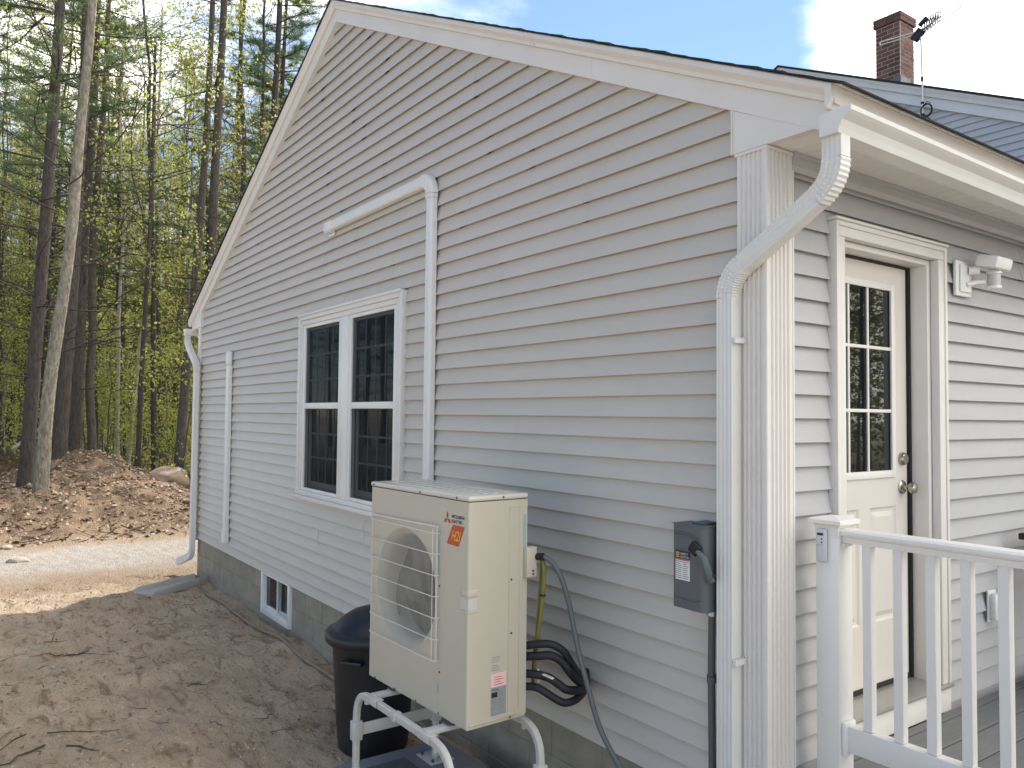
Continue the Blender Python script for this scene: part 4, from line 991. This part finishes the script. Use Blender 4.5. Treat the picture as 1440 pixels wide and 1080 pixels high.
# strip along the wall
hs=thing('ground_strip','muddy tan plastic strip lying on the dirt along the foundation','plastic strip',(-6,-.15,0))
pts=[(-8.1,-.12),(-7.6,-.15),(-7.0,-.17),(-6.5,-.15),(-6.0,-.16),(-5.6,-.145),(-5.1,-.15),(-4.6,-.14),(-4.1,-.135),(-3.6,-.13),(-3.1,-.13)]
lw(MB().tube(curve_pts([(x,y,H(x,y)+.020) for x,y in pts],5),.014,8).build('strip',M['hose'],hs,smooth=True),hs)

# ---------------------------------------------------------------- stones, twigs, litter
def rockmesh(seed,sub=2,flat=.55,rough=.35):
    bm=bmesh.new(); bmesh.ops.create_icosphere(bm,subdivisions=sub,radius=1)
    for v in bm.verts:
        d=1+rough*noise.noise(v.co*1.1+Vector((seed*7.1,0,0)))+rough*.4*noise.noise(v.co*2.7+Vector((seed,3,0)))
        v.co*=d; v.co.z*=flat
    me=bpy.data.meshes.new('stone'); bm.to_mesh(me); bm.free(); return me
o=link('boulder',rockmesh(6,4,.55,.28),M['boulder']); x,y=at(238,20.5); o.location=(x,y,H(x,y)+.20); o.scale=(.50,.56,.58); o.rotation_euler=(0,0,.7); o.data.polygons.foreach_set('use_smooth',[True]*len(o.data.polygons)); o.data.set_sharp_from_angle(angle=.5)
o['label']='big rounded grey-brown boulder at the edge of the woods left of the house'; o['category']='boulder'
stones=[(50,912,.055,'pale flat stone on the dirt near the left edge, closest to the dark twigs'),(168,1042,.03,'small white stone on the dirt near the bottom edge'),(380,892,.05,'flat stone beside the tan strip below the basement window'),(8,772,.12,'tan slab stone at the left border on the berm foot'),(26,790,.15,'largest sandy stone low at the left border of the berm'),(233,748,.07,'pale stone where the berm meets the gravel path'),(160,712,.07,'white stone on the slope of the mound'),(262,706,.12,'pale stone half buried right of the boulder'),(107,759,.07,'small tan stone on the berm above the path'),(215,752,.05,'little buff stone just left of the pale berm stone'),(75,938,.035,'white chip of stone left on the shaded dirt'),(295,985,.02,'tiny pale stone in the middle of the shaded dirt')]
sm_=[rockmesh(k+10,2,.5,.35) for k in range(4)]
def ground_at(px,py):
    d=fw+r2*((px-720)/FPX)+u2*((540-py)/FPX); t=3.0
    for _ in range(4000):
        p=CAM+d*t
        if p.z<H(p.x,p.y): break
        t*=1.004
    return p
for k,(px,py,s,lb) in enumerate(stones):
    p=ground_at(px,py); o=link('stone',sm_[k%4],M['stone']); o.location=(p.x,p.y,p.z+s*.1); o.scale=(s,s*.8,s*.75); o.rotation_euler=(random.uniform(-.2,.2),random.uniform(-.2,.2),random.uniform(0,6)); o['label']=lb; o['category']='stone'; o['group']='stones lying on the ground'
# pebbles (uncountable)
mb=MB(); rr=random.Random(21)
def peb(x,y,s):
    z=H(x,y); a=rr.random()*6; vs=[]
    for k in range(5):
        q=a+2*PI*k/5; vs.append((x+s*math.cos(q)*rr.uniform(.7,1.1),y+s*math.sin(q)*rr.uniform(.6,1),z-s*.2))
    vs.append((x+s*.1,y,z+s*.55)); mb.add(vs,[(k,(k+1)%5,5) for k in range(5)])
for _ in range(5200):
    x=rr.uniform(-12.4,-2.2); y=rr.uniform(-2.9,-.1) if x>-8.9 else rr.uniform(-4,3.5); peb(x,y,.004+.014*rr.random()**4)
for _ in range(5200):
    x=rr.uniform(-12.4,-9.1); y=rr.uniform(-3,4); peb(x,y,.005+.013*rr.random()**2)
for _ in range(2600):
    x=rr.uniform(-21,-12.2); y=rr.uniform(-4,5); peb(x,y,.012+.045*rr.random()**3)
mb.build('pebbles',M['pebble'],kind='stuff')
mb=MB()
for _ in range(5200):
    x=rr.uniform(-9.3,-2.2); y=rr.uniform(-2.9,-.12)
    if noise.noise(Vector((x*1.4,y*1.9,6)))<-.05: continue
    peb(x,y,.005+.020*rr.random()**3)
for _ in range(2600):
    peb(rr.uniform(-21,-12.1),rr.uniform(-4,5),.02+.05*rr.random()**2)
mb.build('dirt_clods',M['clod'],kind='stuff')
mb=MB()
def twig(x,y,L_,r):
    a=rr.random()*6.3; P=[]
    for k in range(5):
        t=k/4; xx=x+math.cos(a)*L_*t+rr.uniform(-.08,.08)*L_; yy=y+math.sin(a)*L_*t+rr.uniform(-.08,.08)*L_; P.append((xx,yy,H(xx,yy)+r*.7+rr.uniform(0,.03)*L_))
    mb.tube(P,[r*(1-.15*k) for k in range(5)],4)
for _ in range(170):
    x=rr.uniform(-9.2,-2.4); y=rr.uniform(-2.9,-.2); twig(x,y,rr.uniform(.04,.22),rr.uniform(.0012,.003))
for px,py,L_,r in ((90,925,.40,.006),(110,918,.42,.005),(75,905,.3,.006),(40,1040,.5,.005),(85,1050,.4,.008),(265,965,.2,.006)):
    p=ground_at(px,py)
    for q in range(2): twig(p.x+rr.uniform(-.1,.1),p.y+rr.uniform(-.1,.1),L_*rr.uniform(.6,1),r*rr.uniform(.6,1))
for _ in range(1500):
    x=rr.uniform(-26,-12.4); y=rr.uniform(-6,8); twig(x,y,rr.uniform(.15,.8),rr.uniform(.003,.012))
mb.build('twigs',M['twig'],kind='stuff')
v=[];f=[]
for _ in range(17000):
    if rr.random()<.06: x=rr.uniform(-9,-2.4); y=rr.uniform(-2.9,-.05); s=rr.uniform(.010,.022)
    else: x=-12.4-rr.random()**1.2*22; y=rr.uniform(-8,10); s=rr.uniform(.025,.06)
    z=H(x,y)+.008+rr.random()*.015; a=rr.random()*6.3; c,s2=math.cos(a)*s,math.sin(a)*s; t1,t2_=rr.uniform(-.6,.6)*s,rr.uniform(-.6,.6)*s; b=len(v)
    v+=[(x-c,y-s2,z+t1),(x+s2*.6,y-c*.6,z+t2_*.6),(x+c,y+s2,z-t1*.3),(x-s2*.6,y+c*.6,z+abs(t2_))]; f.append((b,b+1,b+2,b+3))
me=bpy.data.meshes.new('leaf_litter'); me.from_pydata(v,[],f); link('leaf_litter',me,M['litter'],kind='stuff')

# ---------------------------------------------------------------- woods
def leaves_mesh(name,pts,size,per,spread,seed,elong=1.0,droop=0):
    r=np.random.default_rng(seed); P=np.repeat(np.array(pts),per,0); n=len(P)
    P=P+r.normal(0,spread,(n,3)); d=r.normal(size=(n,3)); d/=np.linalg.norm(d,axis=1,keepdims=True); e=r.normal(size=(n,3)); e-=(e*d).sum(1,keepdims=True)*d; e/=np.linalg.norm(e,axis=1,keepdims=True)
    s=(size*(.6+.8*r.random(n)))[:,None]
    a=P-d*s*.5*elong; b=P+d*s*.5*elong; c=P+e*s*.33; g=P-e*s*.33
    V=np.stack([a,g,b,c],1).reshape(-1,3)
    me=bpy.data.meshes.new(name); me.vertices.add(4*n); me.vertices.foreach_set('co',V.ravel().astype(np.float32))
    me.loops.add(4*n); me.loops.foreach_set('vertex_index',np.arange(4*n,dtype=np.int32)); me.polygons.add(n)
    me.polygons.foreach_set('loop_start',np.arange(0,4*n,4,dtype=np.int32)); me.polygons.foreach_set('loop_total',np.full(n,4,dtype=np.int32)); me.update(calc_edges=True); return me
def rdir(r,up_=.4,lo=-.1):
    a=r.random()*2*PI; return Vector((math.cos(a),math.sin(a),r.uniform(lo,up_))).normalized()
def limb(mb,p,d,L_,r0,rng,lev,tips,wig=.22,up_=.06,seg=4):
    n=5 if lev else 7; P=[p.copy()]; d=d.copy()
    for i in range(n):
        d=(d+Vector((rng.uniform(-wig,wig),rng.uniform(-wig,wig),rng.uniform(-wig,wig)+up_))).normalized(); P.append(P[-1]+d*L_/n)
    mb.tube(P,[r0*(1-.8*i/n) for i in range(n+1)],seg if lev<2 else 3,cap=False)
    if lev>=2 or L_<.5:
        tips+=[tuple(q) for q in P[2:]]; return
    for k in range(rng.randint(4,6)):
        i=rng.randint(2,n); dd=(d+Vector((rng.uniform(-1,1),rng.uniform(-1,1),rng.uniform(-.5,.8)))).normalized()
        limb(mb,P[i],dd,L_*rng.uniform(.35,.6),r0*.45,rng,lev+1,tips,wig,up_,seg)
def trunk_tube(mb,path,r0,r1,seg,rng,flare=1.6):
    path=[Vector(p) for p in path]
    if seg>=14:   # extra rings at the foot for root flare
        a,b=path[0],path[1]; path=[a,a.lerp(b,.25),a.lerp(b,.6)]+path[1:]; path.insert(0,a-(b-a).normalized()*.25)
    n=len(path); rs=[]
    L0=sum((path[i+1]-path[i]).length for i in range(n-1)); acc=0
    for i in range(n):
        if i: acc+=(path[i]-path[i-1]).length
        rs.append((r0+(r1-r0)*acc/L0)*(1+(flare-1)*math.exp(-acc/.33)))
    ph=rng.random()*9
    mb.tube(path,rs,seg,cap=False,rings=lambda i,k:1+.09*noise.noise(Vector((math.cos(2*PI*k/seg)*2+ph,math.sin(2*PI*k/seg)*2,i*.5)))+(.16*math.sin(k*6*PI/seg*1.0+ph)*math.exp(-i*.55) if seg>=14 else 0)+.05*noise.noise(Vector((i*1.3,k*.9,ph))))
def mesh_of(mb,name,m,smooth=True):
    me=bpy.data.meshes.new(name); me.from_pydata(mb.v,[],mb.f)
    if smooth: me.polygons.foreach_set('use_smooth',[True]*len(me.polygons))
    me.materials.append(m); return me
def mk_decid(seed,Ht,r0,first,nl,per,size,crooked=.25,leafm='leaf',barkm='bark_mid',ll=.24):
    rng=random.Random(seed); tk=MB(); br=MB(); tips=[]; P=[Vector((0,0,-.15))]; n=12; off=Vector((0,0,0))
    for i in range(1,n+1): off+=Vector((rng.uniform(-1,1)*crooked*.6,rng.uniform(-1,1)*crooked*.6,0)); P.append(Vector((off.x*i/n,off.y*i/n,Ht*i/n)))
    trunk_tube(tk,P,r0,r0*.15,9,rng)
    for k in range(nl):
        t=first+(1-first)*rng.random()**1.1; q=t*n; i=min(int(q),n-1); p=P[i].lerp(P[i+1],q-i)
        limb(br,p,rdir(rng,.75,.05),Ht*ll*(1.2-t*.8),r0*.30*(1.15-t),rng,1,tips)
    return mesh_of(tk,'trunk',M[barkm]),mesh_of(br,'branches',M[barkm]),leaves_mesh('crown',tips,size,per,.16,seed),leafm
def mk_pine(seed,Ht,r0,live,nb,barkm='bark_dark',seglen=1.0):
    rng=random.Random(seed); tk=MB(); br=MB(); tips=[]; P=[]; n=14
    for i in range(n+1): P.append(Vector((.25*noise.noise(Vector((i*.4,seed,0))),.25*noise.noise(Vector((i*.4,seed,5))),Ht*i/n-(.2 if i==0 else 0))))
    trunk_tube(tk,P,r0,r0*.25,10,rng,1.35)
    for k in range(nb):
        t=rng.uniform(.10,1); q=t*n; i=min(int(q),n-1); p=P[i].lerp(P[i+1],q-i); dead=t<live
        L_=rng.uniform(.8,2.6) if dead else Ht*.15*(1.35-t)*rng.uniform(.7,1.1)
        d=rdir(rng,.25,-.15); m=6; Q=[p.copy()]; dd=d.copy()
        for j in range(m): dd=(dd+Vector((rng.uniform(-.12,.12),rng.uniform(-.12,.12),rng.uniform(-.05,.09)))).normalized(); Q.append(Q[-1]+dd*L_/m)
        br.tube(Q,[r0*.11*(1-.8*j/m)+.003 for j in range(m+1)],4,cap=False)
        for s in range(3 if dead else 11):
            j=rng.randint(1,m-1); f_=rng.random(); b0=Q[j].lerp(Q[j+1],f_); e=(dd+Vector((rng.uniform(-1.1,1.1),rng.uniform(-1.1,1.1),rng.uniform(-.3,.3)))).normalized()
            l2=L_*rng.uniform(.15,.38); e2=b0+e*l2; br.tube([b0,b0.lerp(e2,.5)+Vector((0,0,-.02)),e2],[.007,.005,.003],3,cap=False)
            if not dead:
                for u in np.linspace(.2,1,5): tips.append(tuple(b0.lerp(e2,u)))
    # needle tufts
    r=np.random.default_rng(seed); T=np.array(tips); per=15; Pn=np.repeat(T,per,0)+r.normal(0,.035,(len(T)*per,3)); n_=len(Pn)
    d=r.normal(size=(n_,3)); d[:,2]=np.abs(d[:,2])*.6+.1; d/=np.linalg.norm(d,axis=1,keepdims=True); e=np.cross(d,r.normal(size=(n_,3))); e/=np.linalg.norm(e,axis=1,keepdims=True)
    ln=(.10+.07*r.random(n_))[:,None]; V=np.stack([Pn-e*.0055,Pn+e*.0055,Pn+d*ln],1).reshape(-1,3)
    me=bpy.data.meshes.new('crown'); me.vertices.add(3*n_); me.vertices.foreach_set('co',V.ravel().astype(np.float32)); me.loops.add(3*n_); me.loops.foreach_set('vertex_index',np.arange(3*n_,dtype=np.int32)); me.polygons.add(n_)
    me.polygons.foreach_set('loop_start',np.arange(0,3*n_,3,dtype=np.int32)); me.polygons.foreach_set('loop_total',np.full(n_,3,dtype=np.int32)); me.update(calc_edges=True)
    return mesh_of(tk,'trunk',M[barkm]),mesh_of(br,'branches',M[barkm]),me,'needle'
def plant_tree(kind,name,x,y,label,group,sc=1,rz=None,tilt=(0,0),zs=None):
    tk,br,cr,lm=kind
    t=thing(name,label,'tree',(x,y,H(x,y)-.02),random.random()*6.3 if rz is None else rz,group)
    t.rotation_euler=(tilt[0],tilt[1],t.rotation_euler.z); t.scale=(sc,sc,zs or sc)
    if tk: link('trunk',tk,None,t)
    link('branches',br,None,t,kind='stuff'); o=link('crown',cr,M[lm],t,kind='stuff'); return t
# the trees one can pick out at the edge of the clearing: own trunk paths (photo column, distance, height)
def hero(name,label,px,D_,r0,pathpx,barkm,crown,Ht,group='large trees at the edge of the woods',seed=0,branch=None):
    """pathpx: list of (column at base distance, height m)"""
    rng=random.Random(seed); bx,by=at(px,D_); z0=H(bx,by)-.05
    t=thing(name,label,'tree',(bx,by,z0),0,group); P=[]
    for q,z in pathpx:
        q=720+(q-720)*(D_+(z+z0-2.1)*.039)/D_+(z+z0-2.1)/D_*FPX*.01; x,y=at(q,D_); P.append(Vector((x-bx,y-by,z)))
    P=curve_pts(P,8); mb=MB(); n=len(P); trunk_tube(mb,P,r0,r0*.42,16,rng,1.55)
    link('trunk',mesh_of(mb,'trunk',M[barkm]),None,t)
    tk,br,cr,lm=crown
    o=link('branches',br,None,t,kind='stuff'); o2=link('crown',cr,M[lm],t,kind='stuff')
    top=P[len(P)//2]; a=rng.random()*6.3
    for q in (o,o2): q.rotation_euler=(0,0,a); q.location=(top.x*.5,top.y*.5,0)
    return t
DEC=[mk_decid(s,h,r,f,nl,per,sz,leafm=lm,barkm=bk) for s,h,r,f,nl,per,sz,lm,bk in (
    (31,15,.10,.25,30,6,.08,'leaf','bark_mid'),(32,17,.11,.33,30,6,.075,'leaf_y','bark_mid'),(33,13,.07,.25,22,6,.075,'leaf','bark_grey'),(34,16,.085,.32,24,4,.07,'leaf','bark_dark'))]
BIR=mk_decid(41,14,.075,.45,18,5,.06,crooked=.35,barkm='bark_birch')
SAP=[mk_decid(s,h,.022,.2,14,4,.075,crooked=.3,barkm='bark_mid',ll=.26) for s,h in ((51,4.2),(52,5.6),(53,3.0))]
PIN=[mk_pine(61,20,.19,.33,62),mk_pine(62,22,.17,.50,56),mk_pine(63,18,.15,.25,66)]
hero('pine_tree','dark straight trunk leaning just behind the pale leaning trunk, far left',38,15.6,.135,[(38,0),(42,1.0),(48,2.5),(55,4.2),(62,6),(72,9),(78,12),(80,17)],'bark_dark',PIN[0],20,seed=1)
hero('oak_tree','pale mossy trunk leaning right with flared foot, nearest tree at far left',60,14.6,.125,[(60,0),(62,.6),(70,2.2),(88,4.0),(97,5.2),(106,7),(120,9.5),(126,13)],'bark_grey',DEC[3],15,seed=2)
hero('pine_tree','thick dark trunk rising from the left flank of the dirt mound',84,19.0,.185,[(84,0),(87,1.2),(94,3),(99,4.6),(104,7),(112,10),(116,17)],'bark_dark',PIN[1],20,seed=3)
hero('pine_tree','dark trunk standing just right of the thick one on the mound',106,21.5,.18,[(106,0),(108,1.5),(111,4.3),(115,7),(124,11),(127,18)],'bark_dark',PIN[0],20,seed=4)
hero('maple_tree','dark crooked middle-sized trunk behind the top of the mound',130,22,.125,[(130,0),(131,1),(126,2.6),(129,4),(127,5.4),(131,8),(140,11),(143,15)],'bark_mid',DEC[0],15,seed=5)
hero('birch_tree','slim white birch trunk standing left of the thin dark trunk',182,27,.07,[(182,0),(188,2),(197,4.5),(205,6.5),(211,9),(216,13),(218,16)],'bark_birch',BIR,15,seed=6)
hero('maple_tree','thin dark upright trunk between the mound and the boulder',196,21.5,.075,[(196,0),(197,1.2),(199,3),(203,5),(207,7.5),(209,12)],'bark_dark',DEC[1],15,seed=7)
hero('maple_tree','dark leaning trunk directly behind the boulder',254,21.5,.14,[(254,0),(256,1.2),(262,3.2),(269,4.6),(276,7),(284,10),(290,15)],'bark_mid',DEC[2],15,seed=8)
hero('pine_tree','tall dark pine trunk rising beside the left edge of the house roof',288,21,.155,[(286,0),(288,2.5),(292,5.5),(297,9),(304,13),(306,18)],'bark_dark',PIN[1],20,seed=9)
hero('maple_tree','crooked bare trunk seen just right of the tall pine, near the roof',322,26,.12,[(322,0),(325,4),(333,8),(337,11),(329,14),(336,17)],'bark_mid',DEC[1],16,seed=10)
hero('pine_tree','dark pine trunk closest to the roof peak, left of a thinner one',372,24,.14,[(362,0),(368,5),(372,9),(379,12),(384,16),(386,20)],'bark_dark',PIN[0],20,seed=11)
hero('pine_tree','thin dark pine trunk immediately left of the roof peak',388,26,.10,[(380,0),(384,6),(388,12),(392,16),(394,20)],'bark_dark',PIN[2],20,seed=12)
# a long sloping bough and a fallen pale trunk
fl=thing('fallen_trunk','pale fallen trunk leaning on the undergrowth at the far left','log',(*at(40,24),.3)); x0_,y0_=at(20,24); x1_,y1_=at(95,26)
lw(MB().tube([(x0_,y0_,.9),((x0_+x1_)/2,(y0_+y1_)/2,1.55),(x1_,y1_,2.1)],[.06,.05,.03],6).build('trunk',M['bark_birch'],fl,smooth=True),fl)
# woods behind
rr=random.Random(77)
def clear(x,y):   # keep the lane the sun uses to reach the path
    return -12<x+.71*(y)<-5 and y<18 or (x>-13.5 and y<30)
placed=[]
def try_place(x,y,dmin):
    if clear(x,y): return False
    if any((x-a)**2+(y-b)**2<dmin*dmin for a,b in placed): return False
    placed.append((x,y)); return True
def where(px,D_):
    a='at the far left border' if px<55 else 'behind the dirt mound' if px<150 else 'right of the dirt mound' if px<225 else 'beyond the boulder by the house corner' if px<300 else 'behind the roof slope'
    b='in the nearest rows' if D_<33 else 'in the middle rows' if D_<46 else 'in the farthest rows'
    return a+', '+b
G1='trees standing deep in the woods'; G2='thin saplings in the undergrowth'
cnt=0; tries=0
while cnt<175 and tries<6000:
    tries+=1; D_=rr.uniform(24,62); px=rr.uniform(-120,470); x,y=at(px,D_)
    if not try_place(x,y,1.0): continue
    k=rr.random()
    if k<.74: kd,nm,lb=DEC[rr.randrange(4)],'maple_tree','slender leafing tree '+where(px,D_)
    elif k<.90: kd,nm,lb=PIN[rr.randrange(3)],'pine_tree','dark pine '+where(px,D_)
    else: kd,nm,lb=BIR,'birch_tree','white birch '+where(px,D_)
    plant_tree(kd,nm,x,y,lb,G1,sc=rr.uniform(.75,1.25),tilt=(rr.uniform(-.05,.05),rr.uniform(-.05,.05))); cnt+=1
cnt=0;tries=0
while cnt<62 and tries<3000:
    tries+=1; D_=rr.uniform(20.5,46); px=rr.uniform(-60,440); x,y=at(px,D_)
    if D_<24 and px<180: continue
    if not try_place(x,y,.7): continue
    plant_tree(SAP[rr.randrange(3)],'sapling',x,y,'thin fresh green sapling '+where(px,D_),G2,sc=rr.uniform(.7,1.35),tilt=(rr.uniform(-.1,.1),rr.uniform(-.1,.1))); cnt+=1
# woods to the front left (outside the frame, mirrored in the window) and behind the deck
for _ in range(42):
    x=rr.uniform(-40,-15.5); y=rr.uniform(-34,-4.5)
    if (y>-.45*(-x)+1.5+2): continue
    plant_tree((DEC+PIN)[rr.randrange(7)],'woodland_tree',x,y,'tree in the woods beyond the left edge of the photo','trees beyond the left edge',sc=rr.uniform(.8,1.2))
for _ in range(30):
    x=rr.uniform(9,26); y=rr.uniform(13,34); plant_tree((DEC+PIN)[rr.randrange(7)],'woodland_tree',x,y,'tree beyond the deck mirrored in the door glass','trees beyond the deck',sc=rr.uniform(.8,1.2))
# far wood mass
mb=MB(); pts=[]; nr=np.random.default_rng(5)
for _ in range(900):
    D_=rr.uniform(62,105); px=rr.uniform(-260,520); x,y=at(px,D_); h_=rr.uniform(12,19)
    mb.tube([(x,y,-.5),(x+rr.uniform(-.5,.5),y+rr.uniform(-.5,.5),h_*.5),(x+rr.uniform(-1,1),y+rr.uniform(-1,1),h_)],[.16,.11,.04],4,cap=False)
    for k in range(15): pts.append((x+rr.gauss(0,1.9),y+rr.gauss(0,1.9),max(.4,h_*(.05+.9*rr.random()**1.5))))
for _ in range(1500):
    x=rr.uniform(10,40); y=rr.uniform(16,60)
    for k in range(7): pts.append((x+rr.gauss(0,1.5),y+rr.gauss(0,1.5),rr.uniform(.2,12)))
link('far_woods',mesh_of(mb,'far_woods',M['bark_dark']),None,kind='stuff')
link('far_foliage',leaves_mesh('far_foliage',pts,.24,5,.55,8),M['farleaf'],kind='stuff')
# low undergrowth plants
pts=[]
for _ in range(750):
    D_=rr.uniform(20,55); px=rr.uniform(-100,450); x,y=at(px,D_)
    if clear(x,y) or (D_<23 and px<190): continue
    pts.append((x,y,H(x,y)+rr.uniform(.1,1.1)))
link('undergrowth',leaves_mesh('undergrowth',pts,.09,16,.22,9),M['leaf'],kind='stuff')
